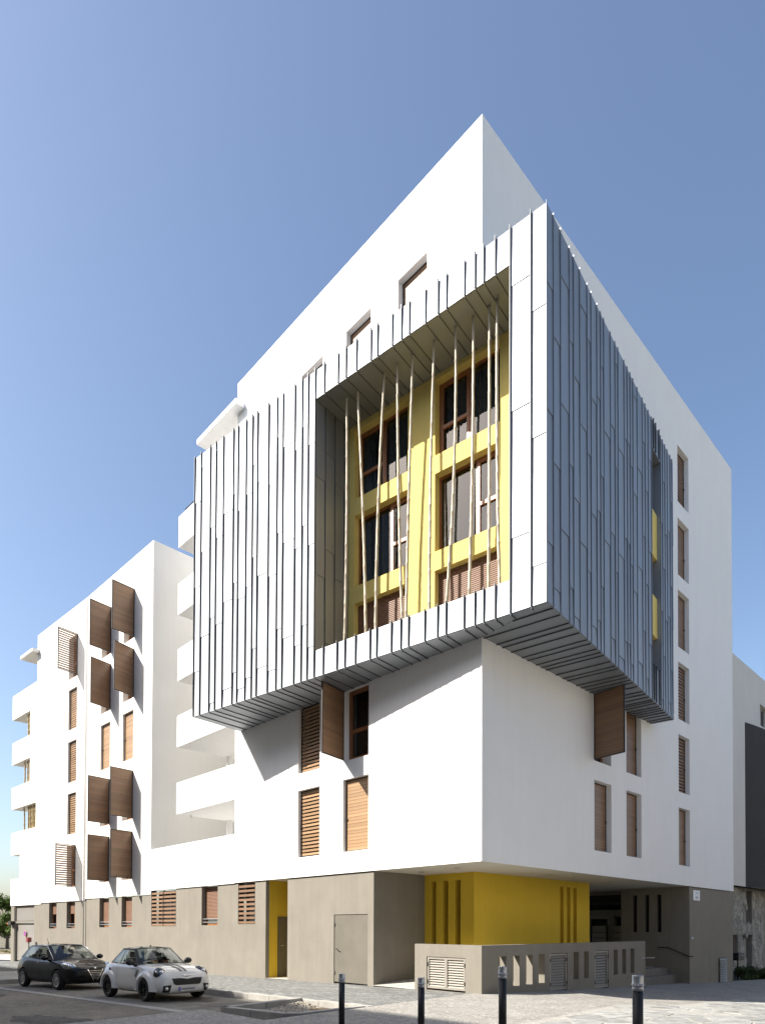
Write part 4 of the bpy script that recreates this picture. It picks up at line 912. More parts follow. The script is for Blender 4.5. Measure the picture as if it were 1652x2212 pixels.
def patch(c, mu, mv, bul=Vector((0,0,0)), nu=8, nv=6, split=()):
    """curved quad patch c=[bl,br,tr,tl]; returns (frame mb, [pane mbs])"""
    bl, br, tr, tl = [Vector(q) for q in c]
    def at(u, v): return (bl*(1-u)+br*u)*(1-v)+(tl*(1-u)+tr*u)*v+bul*(4*u*(1-u)*(.55+.45*4*v*(1-v)))
    edges = [0,mu[0]]; cur = mu[0]
    panes = []; stops = [mu[0]]
    for (a, b) in split: stops += [a, b]
    stops += [1-mu[1]]
    us = [0]; vs_ = [0]+[mv[0]+(1-mv[0]-mv[1])*j/nv for j in range(nv+1)]+[1]
    frame = MB(); pan = []
    segs = [(0,stops[0],False)]
    for i in range(0, len(stops), 2):
        segs.append((stops[i], stops[i+1], True))
        segs.append((stops[i+1], stops[i+2] if i+2 < len(stops) else 1, False))
    for (a, b, g_) in segs:
        k = nu if g_ else 1
        uu = [a+(b-a)*i/k for i in range(k+1)]
        pm = MB()
        for i in range(k):
            for j in range(len(vs_)-1):
                q = [at(uu[i],vs_[j]), at(uu[i+1],vs_[j]), at(uu[i+1],vs_[j+1]), at(uu[i],vs_[j+1])]
                (pm if g_ and 0 < j < len(vs_)-2 else frame).add(q, [(0,1,2,3)])
        if g_: pan.append(pm)
    return frame, pan
def wheel(parent, M0, ax, sd, rw, yo, rim_m, spokes, wdt=.2):
    T = M0@Matrix.Translation((ax, sd*(yo-wdt/2), rw))@Matrix.Rotation(R(90 if sd < 0 else -90),4,'X'); ri = rw*.68
    w_ = MB().lathe([(ri,-wdt/2),(rw-.03,-wdt/2),(rw-.008,-wdt*.36),(rw,-wdt*.2),(rw,wdt*.2),(rw-.008,wdt*.36),(rw-.03,wdt/2),(ri+.01,wdt/2-.004),(ri,wdt/2-.03),(ri,-wdt/2)], 36).build('wheel', M_tyre, parent, True, T)
    mb = MB().lathe([(ri-.02,wdt/2-.06),(ri+.004,wdt/2-.02),(ri+.002,wdt/2-.005),(ri-.025,wdt/2-.012),(ri-.03,wdt/2-.08)], 36)
    for k in range(spokes):
        a = 2*math.pi*k/spokes
        for off in ((-.055,.055) if spokes <= 7 else (0,)):
            A = Matrix.Rotation(a,4,'Z'); wd_ = .017 if spokes <= 7 else .022
            pts = [A@Vector((.03,off*.6-wd_,wdt/2-.03)),A@Vector((.03,off*.6+wd_,wdt/2-.03)),A@Vector((ri-.02,off+wd_*.8,wdt/2-.018)),A@Vector((ri-.02,off-wd_*.8,wdt/2-.018))]
            mb.add(pts+[q-Vector((0,0,.035)) for q in pts], [(0,1,2,3),(0,4,5,1),(1,5,6,2),(2,6,7,3),(3,7,4,0)])
    mb.lathe([(.055,wdt/2-.05),(.05,wdt/2-.012),(.01,wdt/2-.008)], 16)
    mb.build('rim', rim_m, w_, False, T)
    MB().lathe([(ri*.8,wdt/2-.12),(ri*.8,wdt/2-.11)], 24).build('brake_disc', M_dmetal, w_, False, T)
    return w_
def strip(bvh, path, wd, M0, mt, name, parent, axis='z', lift=.004):
    """thin ribbon lying on the body along a path of (x,y) from above or (x,z) from the side"""
    pts = []
    for q in path:
        if axis == 'z': h = bvh.ray_cast(Vector((q[0],q[1],3)), Vector((0,0,-1)))
        elif axis == 'y': h = bvh.ray_cast(Vector((q[0],-3,q[1])), Vector((0,1,0)))
        else: h = bvh.ray_cast(Vector((4,q[0],q[1])), Vector((-1,0,0)))
        if h[0] is not None: pts.append((h[0], h[1]))
    if len(pts) < 2: return
    v = []; f = []
    for i, (p, n) in enumerate(pts):
        t = (pts[min(i+1,len(pts)-1)][0]-pts[max(i-1,0)][0]).normalized(); s_ = t.cross(n).normalized()*wd/2
        v += [p+n*lift-s_, p+n*lift+s_]
    for i in range(len(pts)-1): f.append((2*i,2*i+1,2*i+3,2*i+2))
    return mk(name, v, f, mt, parent, False, M0)
def lerp(a, b, n): return [tuple(a[i]+(b[i]-a[i])*k/n for i in range(len(a))) for k in range(n+1)]
def blob(name, M0, c, r, mt, parent, rot=(0,0,0), sub=3):
    bm = bmesh.new(); bmesh.ops.create_icosphere(bm, subdivisions=sub, radius=1); me = bpy.data.meshes.new(name); bm.to_mesh(me); bm.free(); me.materials.append(mt)
    me.polygons.foreach_set('use_smooth', [True]*len(me.polygons))
    E_ = Matrix.Rotation(rot[2],4,'Z')@Matrix.Rotation(rot[1],4,'Y')@Matrix.Rotation(rot[0],4,'X')
    return inst(name, me, parent, M0@Matrix.Translation(Vector(c))@E_@Matrix.Diagonal((*r,1)))
def front_poly(bvh, poly, M0, mt, name, parent, lift=.006, sub=6):
    """panel following the nose: outline in (y,z), projected backwards on to the body"""
    ys = [p[0] for p in poly]; n = 16; v = []; f = []
    def span(y):
        zs = []
        for i in range(len(poly)):
            (ya,za),(yb,zb) = poly[i], poly[(i+1)%len(poly)]
            if min(ya,yb)-1e-9 <= y <= max(ya,yb)+1e-9 and abs(ya-yb) > 1e-9: zs.append(za+(zb-za)*(y-ya)/(yb-ya))
        return min(zs), max(zs)
    y0, y1 = min(ys)+1e-4, max(ys)-1e-4
    for i in range(n+1):
        y = y0+(y1-y0)*i/n; a, b = span(y)
        for j in range(sub+1):
            z = a+(b-a)*j/sub; h = bvh.ray_cast(Vector((4,y,z)), Vector((-1,0,0))); x = h[0].x+lift if h[0] else 1.7
            v.append((x,y,z))
    for i in range(n):
        for j in range(sub): q = i*(sub+1)+j; f.append((q,q+sub+1,q+sub+2,q+1))
    return mk(name, v, f, mt, parent, True, M0)
def cabin(car, M0, g, mt_frame, mt_roof):
    """windscreen, side and rear glass between pillars, curved roof, seats"""
    A, Cc, Rf, Rr = g['a'], g['c'], g['rf'], g['rr']      # (x,halfwidth,z) of pillar feet and roof corners
    m_ = lambda p, s: Vector((p[0], s*p[1], p[2]))
    fr = MB(); panes = []
    def do(c, mu, mv, bul, split=(), nm='window'):
        f_, ps = patch(c, mu, mv, bul, split=split); fr.add(f_.v, f_.f)
        for q in ps: panes.append((nm, q))
    do([m_(A,-1),m_(A,1),m_(Rf,1),m_(Rf,-1)], (.055,.055), (.03,.06), Vector((g['wb'],0,.03)), nm='windscreen')
    do([m_(Cc,1),m_(Cc,-1),m_(Rr,-1),m_(Rr,1)], (.10,.10), (.1,.1), Vector((-.09,0,.02)), nm='rear_window')
    for s in (-1,1): do([m_(A,s),m_(Cc,s),m_(Rr,s),m_(Rf,s)], g['sm'], (.05,.10), Vector((0,s*.03,0)), g['split'], 'side_window')
    fo = fr.build('pillars', mt_frame, car, True, M0)
    rb = MB(); f_, ps = patch([m_(Rf,-1),m_(Rf,1),m_(Rr,1),m_(Rr,-1)], (.02,.02), (.02,.02), Vector((0,0,.055)))
    rb.add(f_.v, f_.f); [rb.add(q.v, q.f) for q in ps]; rb.build('roof', mt_roof, car, True, M0)
    for nm, q in panes: q.build(nm, M_cglass, car, True, M0)
    zb = A[2]
    for s in (-1,1):
        for xs in g['seats']:
            o = MB().box((xs-.1,s*.36-.22,zb-.45),(xs+.06,s*.36+.22,zb+.16)); o = o.build('seat', M_int, car, False, M0); bevel(o, .05, 3)
            h = MB().box((xs-.1,s*.36-.11,zb+.17),(xs-.02,s*.36+.11,zb+.33)).build('headrest', M_int, o, False, M0); bevel(h, .03, 3)
    MB().lathe([(.165,-.015),(.185,0),(.165,.015),(.15,0),(.165,-.015)], 26, Matrix.Translation((g['wheelx'],.36,zb+.02))@Matrix.Rotation(R(65),4,'Y')).build('steering_wheel', M_int, car, True, M0)
    db = MB().box((g['wheelx']+.12,-A[1]*.9,zb-.3),(g['wheelx']+.5,A[1]*.9,zb+.015)).build('dashboard', M_int, car, False, M0)
def mirror(car, M0, x, y, z, mt, sd):
    b = blob('mirror', M0, (x, sd*y, z), (.075,.115,.085), mt, car, (0,0,sd*-.15))
    MB().tube([(x,sd*(y-.04),z-.02),(x+.03,sd*(y-.18),z-.11)], [.03,.04], 10).build('stalk', mt, b, True, M0)

# ---- white coupe
def white_car():
    a = R(3.4); c = Vector((-7.62,-4.92,Rd(-7.6,-4.9)+.006)); M0 = Matrix.Translation(c)@Matrix.Rotation(a,4,'Z')@Matrix.Rotation(R(-.9),4,'Y')
    car = thing('parked_car', c, 'white retro coupe with black roof and bonnet stripes parked at the kerb', 'car', 'cars parked at the kerb', M0)
    #      x,   zb,  wl,  wm,  zm,  wt,  zs,  zt
    S_ = [(1.79,.30,.50,.54,.40,.48,.52,.58),(1.74,.21,.64,.69,.38,.60,.60,.66),(1.58,.18,.73,.81,.47,.72,.74,.80),(1.28,.18,.75,.83,.50,.76,.85,.89),(.9,.18,.75,.82,.5,.76,.88,.93),
          (.5,.18,.75,.80,.5,.76,.90,.97),(.1,.18,.75,.80,.5,.76,.91,.95),(-.5,.18,.75,.80,.5,.76,.92,.95),(-.9,.19,.75,.83,.52,.77,.93,.96),(-1.3,.2,.74,.82,.52,.74,.92,.96),(-1.6,.24,.68,.76,.5,.66,.86,.90),(-1.76,.32,.58,.64,.5,.52,.70,.74)]
    rw = .30; axs = (1.03,-1.03)
    me = loft_body(S_, M_cwhite, M_plast, axs, rw, .83)
    inst('body', me, car, M0)
    bm = bmesh.new(); bm.from_mesh(me); bv = BVHTree.FromBMesh(bm)
    cabin(car, M0, dict(a=(.50,.70,.93), c=(-1.28,.60,.95), rf=(-.02,.53,1.36), rr=(-.72,.50,1.36), wb=.13, sm=(.05,.06), split=((.60,.64),), seats=(-.35,), wheelx=.02), M_plast, M_cblack)
    for ax in axs:
        for s in (-1,1):
            wheel(car, M0, ax, s, rw, .835, M_rimd, 5)
            fl = MB(); n = 18                                        # bulging arch lip
            prof = [(rw+.025,.78),(rw+.03,.862),(rw+.06,.872),(rw+.12,.85),(rw+.18,.80),(rw+.22,.735)]
            v = []; f = []
            for i in range(n+1):
                t = R(-4)+R(188)*i/n
                for (r_, y) in prof: v.append((ax+r_*math.cos(t), s*y, rw+r_*math.sin(t)))
            for i in range(n):
                for j in range(len(prof)-1): q = i*len(prof)+j; f.append((q,q+1,q+1+len(prof),q+len(prof)))
            mk('wheel_arch', v, f, M_cwhite, car, True, M0)
    for s in (-1,1):
        hl = blob('headlight', M0, (1.43,s*.60,.72), (.21,.16,.135), M_rimd, car, (0,.62,s*.42)); blob('lens', M0, (1.438,s*.603,.725), (.212,.162,.138), M_lamp, hl, (0,.62,s*.42)); blob('bulb', M0, (1.555,s*.61,.76), (.055,.06,.05), M_chrome, hl)
        mirror(car, M0, .36, .86, 1.0, M_plast, s)
        pod = front_poly(bv, [(s*.46,.44),(s*.66,.42),(s*.66,.25),(s*.50,.24)] if s > 0 else [(-.66,.42),(-.46,.44),(-.50,.24),(-.66,.25)], M0, M_plast, 'fog_lamp', car, .012)
        h = bv.ray_cast(Vector((4,s*.58,.34)), Vector((-1,0,0)))
        if h[0]: blob('lamp', M0, h[0]+Vector((.012,0,0)), (.02,.05,.05), M_lens, pod)
    front_poly(bv, [(-.44,.60),(-.20,.605),(0,.575),(.20,.605),(.44,.60),(.40,.46),(.33,.425),(-.33,.425),(-.40,.46)], M0, M_honey, 'grille', car, .012)
    pl_ = MB().box((1.80,-.26,.265),(1.815,.26,.375)).build('licence_plate', M_plate, car, False, M0)
    MB().box((1.8155,-.26,.266),(1.817,-.215,.374)).build('blue_band', M_blue, pl_, False, M0); MB().box((1.8155,.215,.266),(1.817,.26,.374)).build('red_band', M_plate, pl_, False, M0)
    MB().box((1.8155,-.19,.295),(1.8165,.19,.345)).build('blurred_characters', M_platet, pl_, False, M0)
    bd = blob('badge', M0, (1.755,0,.655), (.02,.035,.03), M_chrome, car)
    for s in (-1,1): blob('wing', M0, (1.75,s*.075,.665), (.012,.07,.018), M_chrome, bd, (s*.12,0,0))
    for y in (-.12,-.06,.035,.095): strip(bv, lerp((1.60,y*.8),(.56,y*1.5),14), .04, M0, M_plast, 'bonnet_stripe', car)
    for k in range(3): strip(bv, lerp((.66-.05*k,.80),(.56-.05*k,.62),5), .022, M0, M_plast, 'side_stripe', car, 'y', .006)
    strip(bv, lerp((.60,.80),(.42,.26),8), .008, M0, M_plast, 'door_gap', car, 'y', .003); strip(bv, [(-.62+.09*math.sin(t*.7),.88-.08*t) for t in range(9)], .008, M0, M_plast, 'door_gap', car, 'y', .003)
    strip(bv, lerp((.55,.82),(.1,.84),6), .006, M0, M_plast, 'body_line', car, 'y', .003)
    strip(bv, lerp((.5,.22),(-.7,.22),8), .045, M0, M_plast, 'sill', car, 'y', .004)
    blob('fuel_cap', M0, (-.93,-.80,.78), (.045,.012,.06), M_plast, car)
    for y in (-.3,.25): MB().tube([(.50,y,.985),(.40,y-.35,1.03)], .008, 6).build('wiper', M_plast, car, False, M0)
    MB().tube([(-.15,0,1.405),(-.17,0,1.44)], [.025,.012], 8).build('aerial', M_plast, car, True, M0)
    bm.free()
white_car()
# ---- black hatchback
def black_car():
    a = R(7.0); c = Vector((-13.72,-5.26,Rd(-13.7,-5.2)+.006)); M0 = Matrix.Translation(c)@Matrix.Rotation(a,4,'Z')@Matrix.Rotation(R(-.9),4,'Y')
    car = thing('parked_car', c, 'shiny black hatchback parked behind the white coupe', 'car', 'cars parked at the kerb', M0)
    S_ = [(2.13,.34,.40,.46,.45,.40,.60,.66),(2.06,.22,.64,.70,.42,.60,.66,.72),(1.86,.18,.76,.82,.46,.70,.76,.80),(1.5,.17,.80,.87,.5,.76,.86,.88),(1.1,.17,.80,.875,.52,.79,.90,.96),
          (.7,.17,.80,.87,.52,.79,.92,1.0),(.1,.17,.80,.865,.52,.79,.94,.97),(-.6,.17,.80,.865,.52,.79,.96,.99),(-1.1,.18,.80,.875,.54,.79,.99,1.02),(-1.55,.2,.79,.865,.55,.76,1.01,1.04),(-1.9,.28,.74,.80,.55,.68,.98,1.02),(-2.06,.38,.62,.68,.55,.56,.80,.85)]
    rw = .315; axs = (1.245,-1.245)
    me = loft_body(S_, M_cblack, M_plast, axs, rw, .875); inst('body', me, car, M0)
    bm = bmesh.new(); bm.from_mesh(me); bv = BVHTree.FromBMesh(bm)
    cabin(car, M0, dict(a=(.85,.73,.95), c=(-1.80,.66,1.0), rf=(.12,.57,1.42), rr=(-1.30,.54,1.41), wb=.16, sm=(.08,.10), split=((.44,.50),), seats=(-.2,-1.05), wheelx=.32), M_cblack, M_cblack)
    for ax in axs:
        for s in (-1,1): wheel(car, M0, ax, s, rw, .865, M_riml, 12)
    for s in (-1,1):
        hl = blob('headlight', M0, (1.70,s*.655,.745), (.28,.125,.125), M_lens, car, (0,.25,s*-.5)); blob('lens', M0, (1.712,s*.66,.75), (.282,.127,.127), M_lamp, hl, (0,.25,s*-.5)); blob('bulb', M0, (1.80,s*.68,.76), (.07,.07,.07), M_chrome, hl)
        mirror(car, M0, .62, .93, 1.02, M_cblack, s)
        fg = blob('fog_lamp', M0, (2.03,s*.50,.36), (.03,.06,.05), M_lens, car)
    front_poly(bv, [(-.24,.64),(.24,.64),(.06,.30),(-.06,.30)], M0, M_plast, 'grille', car, .012)
    for s in (-1,1): strip(bv, lerp((s*.25,.645),(s*.06,.295),8), .022, M0, M_chrome, 'grille_trim', car, 'x', .016)
    for k in range(5): strip(bv, lerp((-.2+.03*k,.60-.055*k),(.2-.03*k,.60-.055*k),6), .012, M0, M_chrome, 'grille_bar', car, 'x', .015)
    blob('badge', M0, (2.085,0,.68), (.02,.045,.045), M_chrome, car)
    strip(bv, lerp((1.45,.42),(-1.0,.42),2), .001, M0, M_plast, 'body_line', car, 'y', .002)
    strip(bv, lerp((.62,.88),(.62,.26),8), .007, M0, M_plast, 'door_gap', car, 'y', .003); strip(bv, lerp((-.42,.9),(-.42,.26),8), .007, M0, M_plast, 'door_gap', car, 'y', .003)
    strip(bv, lerp((.8,.235),(-.8,.235),8), .03, M0, M_chrome, 'sill_trim', car, 'y', .004)
    strip(bv, lerp((-.28,.86),(-.13,.86),3), .024, M0, M_chrome, 'door_handle', car, 'y', .012)
    MB().tube([(-1.15,.0,1.45),(-1.30,.0,1.66)], [.012,.005], 6).build('aerial', M_plast, car, True, M0)
    for y in (-.3,.25): MB().tube([(.88,y,.985),(.74,y-.38,1.05)], .008, 6).build('wiper', M_plast, car, False, M0)
    for s in (-1,1): MB().tube([(.80,s*.735,.965),(.46,s*.685,1.21),(.10,s*.605,1.405),(-.5,s*.605,1.435),(-1.25,s*.575,1.40)], .009, 6).build('window_trim', M_chrome, car, True, M0)
    bm.free()
black_car()
# ------------------------------------------------------------------ building across the street (behind the viewer); it shades the road
M_opp = stucco('opposite_render', (.34,.30,.25), .03, .05)
OB = thing('opposite_building', (-20,-30,-.5), 'plain cream apartment block across the street, behind the viewer', 'apartment building')
of = Fr((0,-26), (1,0), (0,1))
oh = [(x,x+1.3,z,z+1.6) for x in range(-58,30,4) for z in (1.2,4.0,6.8,9.6,12.4,15.2,18.0)]
facade(of, -60, 32, -1, 22.58, oh, .2).build('wall', M_opp, OB)
mb = MB(); mb.box((-60,-38,22.3),(32,-26.002,22.575)); mb.build('roof', M_opp, OB); MB().box((-60,-26.4,22.576),(-19.3,-26.003,23.0)).build('parapet', M_opp, OB)
mb = MB().add([(-60,-38,-1),(32,-38,-1),(32,-38,22.3),(-60,-38,22.3),(-60,-26,-1),(-60,-26,22.3),(32,-26,-1),(32,-26,22.3)], [(0,1,2,3),(0,4,5,3),(1,6,7,2)]); mb.build('wall', M_opp, OB)
for h_ in oh:
    mk('window', [of.p(h_[0],h_[2],-.18),of.p(h_[1],h_[2],-.18),of.p(h_[1],h_[3],-.18),of.p(h_[0],h_[3],-.18)], [(0,1,2,3)], M_room, OB)
# unseen block, added to bounce sunlight on to the shaded right face
M_dk0 = stucco('dark_base_render', (.10,.095,.088), .03, .05); PBm = stucco('bounce_block_render', (.60,.56,.49), .03, .05)  # base kept dark so less light bounces on to the ground floor
PB = thing('bounce_block', (34,18,-1), 'added cream block out of view, bouncing sunlight on to the shaded tower face', 'apartment building')
pf_ = Fr((27,0), (0,1), (-1,0)); ph_ = [(y,y+1.2,z,z+1.5) for y in range(-16,56,4) for z in (1.0,3.8,6.6,9.4,12.2)]
facade(pf_, -20, 60, 3.6, 15.6, ph_, .2).build('wall', PBm, PB); facade(pf_, -20, 60, -2.5, 3.6, ph_, .2).build('base_wall', M_dk0, PB); MB().box((27.002,-20,15.3),(38,60,15.6)).build('roof', PBm, PB)
for h_ in ph_: mk('window', [pf_.p(h_[0],h_[2],-.18),pf_.p(h_[1],h_[2],-.18),pf_.p(h_[1],h_[3],-.18),pf_.p(h_[0],h_[3],-.18)], [(0,1,2,3)], M_room, PB)
# ------------------------------------------------------------------ neighbouring building to the right
M_nb = stucco('beige_render', (.62,.60,.56), .02, .04); M_dk = stucco('charcoal_render', (.055,.054,.054), .03, .04)
NB = thing('neighbour_building', (-1.5,26,-1), 'beige apartment block with charcoal bay above a rough stone base', 'apartment building')
nf = Fr((-1.5,0), (0,1), (1,0)); 
facade(nf, 18.6, 45, 3.88, 15.85, [(27.55,29.0,13.1,14.3)], .25).build('wall', M_nb, NB)
mk('roof', [(-1.5,18.6,15.85),(-1.5,45,15.85),(-12,45,15.85),(-12,18.6,15.85)], [(0,1,2,3)], M_nb, NB)
mk('soffit', [(-1.5,18.6,3.88),(-1.5,45,3.88),(-12,45,3.88),(-12,18.6,3.88)], [(0,1,2,3)], M_dk, NB)
window(NB, nf, 27.55,29.0,13.1,14.3,.2, [(0,.5,True),(.5,1,True)], fmat=M_gmetal)
# charcoal bay, curved in plan
v = []; f = []; n = 14
for i in range(n+1):
    y = 24.95+(36-24.95)*i/n; x = -1.48+.55*math.sin(min(1,(i/n)*3)*math.pi/2); v += [(x,y,3.86),(x,y,12.68-.02*i)]
for i in range(n): f.append((2*i,2*i+2,2*i+3,2*i+1))
v0 = len(v); v += [(-2.2,24.95,3.86),(-2.2,24.95,12.68)]; f.append((v0,0,1,v0+1))
mk('charcoal_bay', v, f, M_dk, NB)
df = Fr((-.86,0), (0,1), (1,0))
for (za, zb, c_) in ((10.8,11.9,1),(8.3,9.25,1),(4.7,6.6,0)): window(NB, df, 27.3,29.0,za,zb,-.03, [(0,.5,True),(.5,1,True)], fmat=M_dmetal)
# rough stone base: every stone its own piece
M_stone = mat('rubble_stone', (.30,.285,.25), .9, var=.25, vscale=6, bump=.6, bscale=14, obj_var=.2); M_sm = mat('stone_mortar', (.24,.225,.19), .95, var=.15, bump=.4, bscale=40)
sfr = Fr((-1.9,0), (0,1), (1,0))
facade(sfr, 18.6, 45, -1.6, 3.88, [(26.33,27.3,1.93,3.75),(23.7,24.97,.33,1.33),(26.3,27.3,-1.6,1.35)], .3).build('stone_base', M_sm, NB)
sb = [o for o in NB.children if o.name.startswith('stone_base')][0]
holes = [(26.33,27.3,1.93,3.75),(23.7,24.97,.33,1.33),(26.3,27.3,-1.6,1.35)]
for poly in cells(22.6, 29.4, -1.2, 3.86, .95, .23, .36, .012):
    cu = sum(p[0] for p in poly)/len(poly); cz = sum(p[1] for p in poly)/len(poly)
    if any(h_[0]-.15 < cu < h_[1]+.15 and h_[2]-.08 < cz < h_[3]+.08 for h_ in holes): continue
    k = len(poly); d_ = random.uniform(.015,.035)
    vb = [sfr.p(p[0],p[1],.0) for p in poly]; vt = [sfr.p(cu+(p[0]-cu)*.94, cz+(p[1]-cz)*.9, d_+random.uniform(-.008,.008)) for p in poly]
    mk('stone', vb+vt, [tuple(range(k,2*k))]+[(i,(i+1)%k,k+(i+1)%k,k+i) for i in range(k)], M_stone, sb)
window(NB, sfr, 23.7,24.97,.33,1.33,.25, fmat=M_dmetal, blind=.75); window(NB, sfr, 26.33,27.3,1.93,3.75,.28, fmat=M_dmetal)
mb = MB(); sfr.box(mb, 26.3,27.3,-.3,-.25,-1.6,1.35); mb.build('door', M_dmetal, NB)
wl = thing('wall_lamp', (-1.75,25.75,1.2), 'small pale cylinder wall lamp on the stone base', 'lamp'); MB().lathe([(.09,1.10),(.09,1.38)], 16, Matrix.Translation((-1.74,25.75,0))).build('shade', M_lmetal, wl, True); MB().box((-1.88,25.72,1.2),(-1.74,25.78,1.28)).build('bracket', M_dmetal, wl)
lb = thing('letterbox', (-1.5,23.5,.1), 'black letterbox standing against the stone base', 'letterbox'); bevel(MB().box((-1.75,23.1,.02),(-1.3,23.95,.40)).build('box', M_blk, lb), .02, 2); MB().box((-1.5,23.5,-1.0),(-1.44,23.56,.02)).build('post', M_blk, lb); MB().box((-1.298,23.55,.25),(-1.29,23.85,.28)).build('slot', M_lmetal, lb)
# ------------------------------------------------------------------ foliage
def leafmat(name, c, v_=.35):
    m_, t, b, L = nodes(name); b.inputs['Roughness'].default_value = .6; b.inputs['Specular IOR Level'].default_value = .25
    oi = t.nodes.new('ShaderNodeTexCoord'); n = t.nodes.new('ShaderNodeTexNoise'); n.inputs['Scale'].default_value = 1.6; n.inputs['Detail'].default_value = 5; L.new(oi.outputs['Object'], n.inputs[0])
    hs = t.nodes.new('ShaderNodeHueSaturation'); hs.inputs['Color'].default_value = (*c,1); r_ = t.nodes.new('ShaderNodeMapRange'); r_.inputs['From Min'].default_value = .3; r_.inputs['From Max'].default_value = .7; r_.inputs['To Min'].default_value = 1-v_; r_.inputs['To Max'].default_value = 1+v_
    L.new(n.outputs[0], r_.inputs[0]); L.new(r_.outputs[0], hs.inputs['Value']); L.new(hs.outputs[0], b.inputs['Base Color'])
    tr = t.nodes.new('ShaderNodeBsdfTranslucent'); L.new(hs.outputs[0], tr.inputs[0]); mx = t.nodes.new('ShaderNodeMixShader'); mx.inputs[0].default_value = .3
    o = [q for q in t.nodes if q.type == 'OUTPUT_MATERIAL'][0]; L.new(b.outputs[0], mx.inputs[1]); L.new(tr.outputs[0], mx.inputs[2]); L.new(mx.outputs[0], o.inputs[0]); return m_
M_leaf = leafmat('tree_leaves', (.075,.12,.022)); M_leaf2 = leafmat('shrub_leaves', (.05,.075,.02)); M_bark = mat('bark', (.09,.065,.045), .9, var=.3, vscale=8, bump=.6, bscale=20)
M_dry = leafmat('dry_grass', (.20,.17,.07))
def leaves(name, clumps, n, size, mt, parent, rn):
    mb = MB()
    for k in range(n):
        c, r_ = clumps[rn.randrange(len(clumps))]
        d = Vector((rn.gauss(0,1),rn.gauss(0,1),rn.gauss(0,1))).normalized()*(rn.random()**.45); p = Vector(c)+Vector((d.x*r_[0],d.y*r_[1],d.z*r_[2]))
        nn = (d+Vector((rn.gauss(0,.5),rn.gauss(0,.5),rn.gauss(0,.5)+.5))).normalized(); a = nn.orthogonal().normalized(); a = Matrix.Rotation(rn.uniform(0,6.3),3,nn)@a; b = nn.cross(a); s_ = size*rn.uniform(.6,1.3)
        mb.add([p-a*s_, p+b*s_*.45, p+a*s_, p-b*s_*.45], [(0,1,2,3)])
    return mb.build(name, mt, parent)
def tree(x, y, z0, h_, rad, label, seed, mt=None, n=6500):
    rn = random.Random(seed); t = thing('tree', (x,y,z0), label, 'tree', 'trees at the end of the street'); tr = MB(); tr.tube([(x,y,z0-.2),(x+.1,y,z0+h_*.25),(x+.05,y+.1,z0+h_*.5)], [.2,.15,.1], 8)
    cl = []
    for i in range(22):
        a = rn.uniform(0,6.3); rr = rad*rn.uniform(.15,.95); zz = z0+h_*rn.uniform(.28,.9); rr *= math.sqrt(max(.1,1-((zz-z0)/h_-.5)**2*3)); c = (x+rr*math.cos(a), y+rr*math.sin(a), zz); s_ = rn.uniform(.5,1.0)*rad*.36; cl.append((c,(s_,s_,s_*.75)))
        tr.tube([(x+.05,y+.05,z0+h_*rn.uniform(.2,.45)), c], [.06,.015], 5)
    tr.build('trunk', M_bark, t); leaves('crown', cl, n, .17, mt or M_leaf, t, rn)
tree(-69.5,7.2,-1.0,6.4,2.9,'leafy green tree at the far left end of the street, nearest the wing',1)
tree(-75,3.4,-1.0,7.2,3.3,'leafy green tree partly cut off by the left edge of the picture',2); tree(-66,13,-1.0,5.8,2.6,'leafy green tree mostly hidden behind the wing',3); tree(-82,-1,-1.1,6.6,3.2,'leafy green tree beyond the left edge of the street',4)
# mesh fence, parked car, verge and pale kerb beyond the garage
M_fence = mat('fence_wire', (.10,.10,.10), .5, .5)
fn_ = thing('mesh_fence', (-66,2,-1), 'dark wire mesh fence in front of the trees at far left', 'fence')
A, Bq = Vector((-62,9,-1.0)), Vector((-74,-6,-1.05))
for i in range(7): p = A.lerp(Bq, i/6); MB().tube([p, p+Vector((0,0,1.7))], .04, 6).build('post', M_fence, fn_)
for i in range(9): MB().tube([A+Vector((0,0,.15+.19*i)), Bq+Vector((0,0,.15+.19*i))], .012, 4).build('wire', M_fence, fn_)
mb = MB()
for i in range(120): p = A.lerp(Bq, i/119); mb.tube([p+Vector((0,0,.1)), p+Vector((0,0,1.68))], .009, 4)
tag(mb.build('wire_mesh', M_fence, fn_), kind='stuff')
rn = random.Random(4)
bk = [((-57+rn.uniform(-3,3), 3+rn.uniform(-5,5), -.85), (.7,.7,.3)) for i in range(26)]
tag(leaves('verge_grass', bk, 7000, .12, M_dry, None, rn), 'dry grass and weeds on the verge beyond the garage', 'grass', kind='stuff')
tag(mk('verge', [(-50,-3,-.86),(-47,12,-.86),(-62,14,-.9),(-66,-8,-.9)], [(0,1,2,3)], M_soil), kind='structure')
tag(mk('forecourt', [(-37.1,-.3,-.56),(-37.1,9,-.56),(-47,12,-.62),(-50,-3,-.62),(-44,-3.4,-.6)], [(0,1,2,3,4)], M_conc), kind='structure')
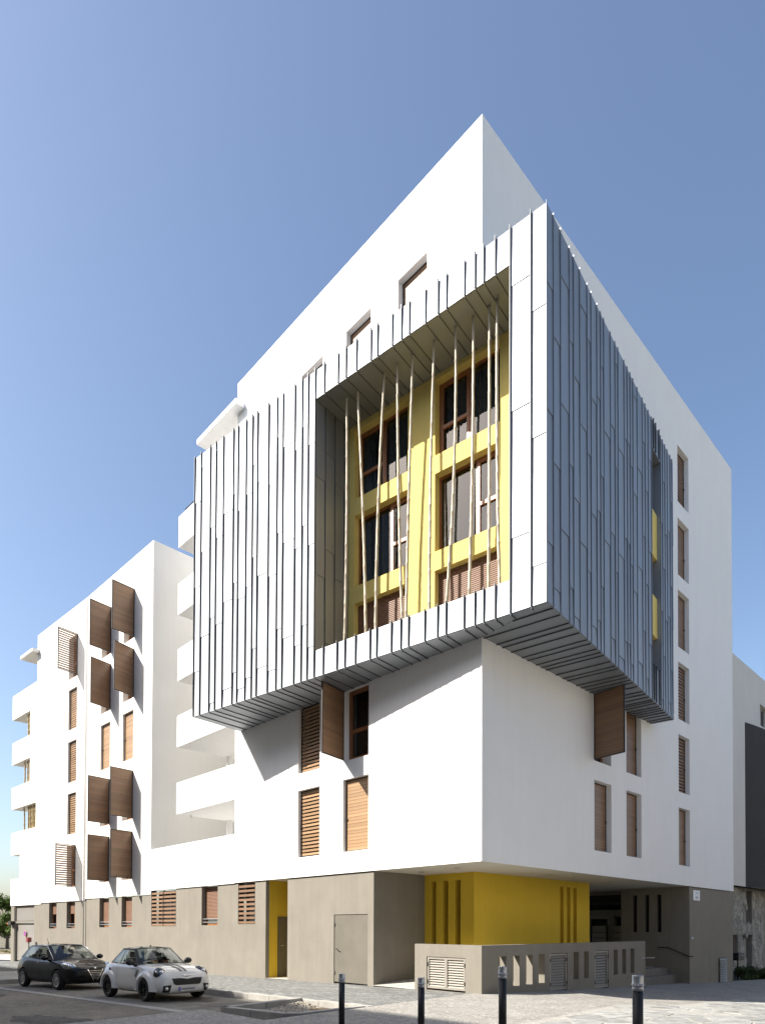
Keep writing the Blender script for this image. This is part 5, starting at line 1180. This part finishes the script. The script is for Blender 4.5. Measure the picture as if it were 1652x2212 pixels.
def far_car(x, y, z, mt, label, yaw):
    M0 = Matrix.Translation((x,y,z))@Matrix.Rotation(yaw,4,'Z'); c = thing('parked_car', (x,y,z), label, 'car', 'cars beyond the verge', M0)
    S_ = [(2.1,.34,.5,.55,.45,.5,.60,.66),(1.9,.2,.76,.82,.46,.70,.76,.80),(1.1,.17,.80,.875,.52,.79,.90,.96),(.1,.17,.80,.865,.52,.79,.94,.97),(-1.1,.18,.80,.875,.54,.79,.99,1.02),(-1.9,.28,.74,.80,.55,.68,.98,1.02),(-2.06,.38,.62,.68,.55,.56,.80,.85)]
    inst('body', loft_body(S_, mt, M_plast, (1.245,-1.245), .315, .875), c, M0)
    cabin(c, M0, dict(a=(.85,.73,.95), c=(-1.80,.66,1.0), rf=(.12,.57,1.42), rr=(-1.30,.54,1.41), wb=.16, sm=(.08,.10), split=((.44,.50),), seats=(-.2,), wheelx=.32), mt, mt)
    for ax in (1.245,-1.245):
        for s in (-1,1): wheel(c, M0, ax, s, .315, .865, M_riml, 12)
far_car(-63.5,2.6,-.98,paint('grey_paint',(.25,.26,.28),1,.3,.5),'silver grey car parked by the mesh fence at far left',1.2)
# shrubs at the foot of the stone base
for i in range(6):
    rn = random.Random(20+i); x, y = -1.1+rn.uniform(-.15,.25), 22.9+1.15*i; z = P(0,y)-.05
    t = thing('shrub', (x,y,z), ['low dark shrub right at the tower corner','low dark shrub under the letterbox','low dark shrub between letterbox and lamp','low dark shrub below the wall lamp','low dark shrub in front of the stone-base door','low dark shrub at the right edge of the picture'][i], 'shrub', 'shrubs at the stone base')
    cl = [((x+rn.uniform(-.35,.45),y+rn.uniform(-.55,.55),z+rn.uniform(.1,.5)),(.3,.3,.22)) for k in range(9)]
    st = MB(); [st.tube([(x,y,z-.1),c[0]],[.02,.006],5) for c in cl]; st.build('stems', M_bark, t); leaves('foliage', cl, 900, .07, M_leaf2, t, rn)
# kerbed bulge at the far end of the parking bay
BG = thing('kerb_island', (-18,-5,-.4), 'kerbed pavement island with gravel strip behind the black car', 'kerb')
bevel(MB().box((-22,-6.6,-.75),(-16.9,-6.44,P(-18,KY)+.02)).build('kerb_stone', M_kerb, BG), .012, 2); bevel(MB().box((-17.06,-6.43,-.75),(-16.9,KY-.01,P(-18,KY)+.02)).build('kerb_stone', M_kerb, BG), .012, 2)
mk('paving', [(-22,-6.44,P(-18,KY)+.004),(-17.06,-6.44,P(-18,KY)+.004),(-17.06,KY,P(-18,KY)+.004),(-22,KY,P(-18,KY)+.004)], [(0,1,2,3)], M_aggr, BG)
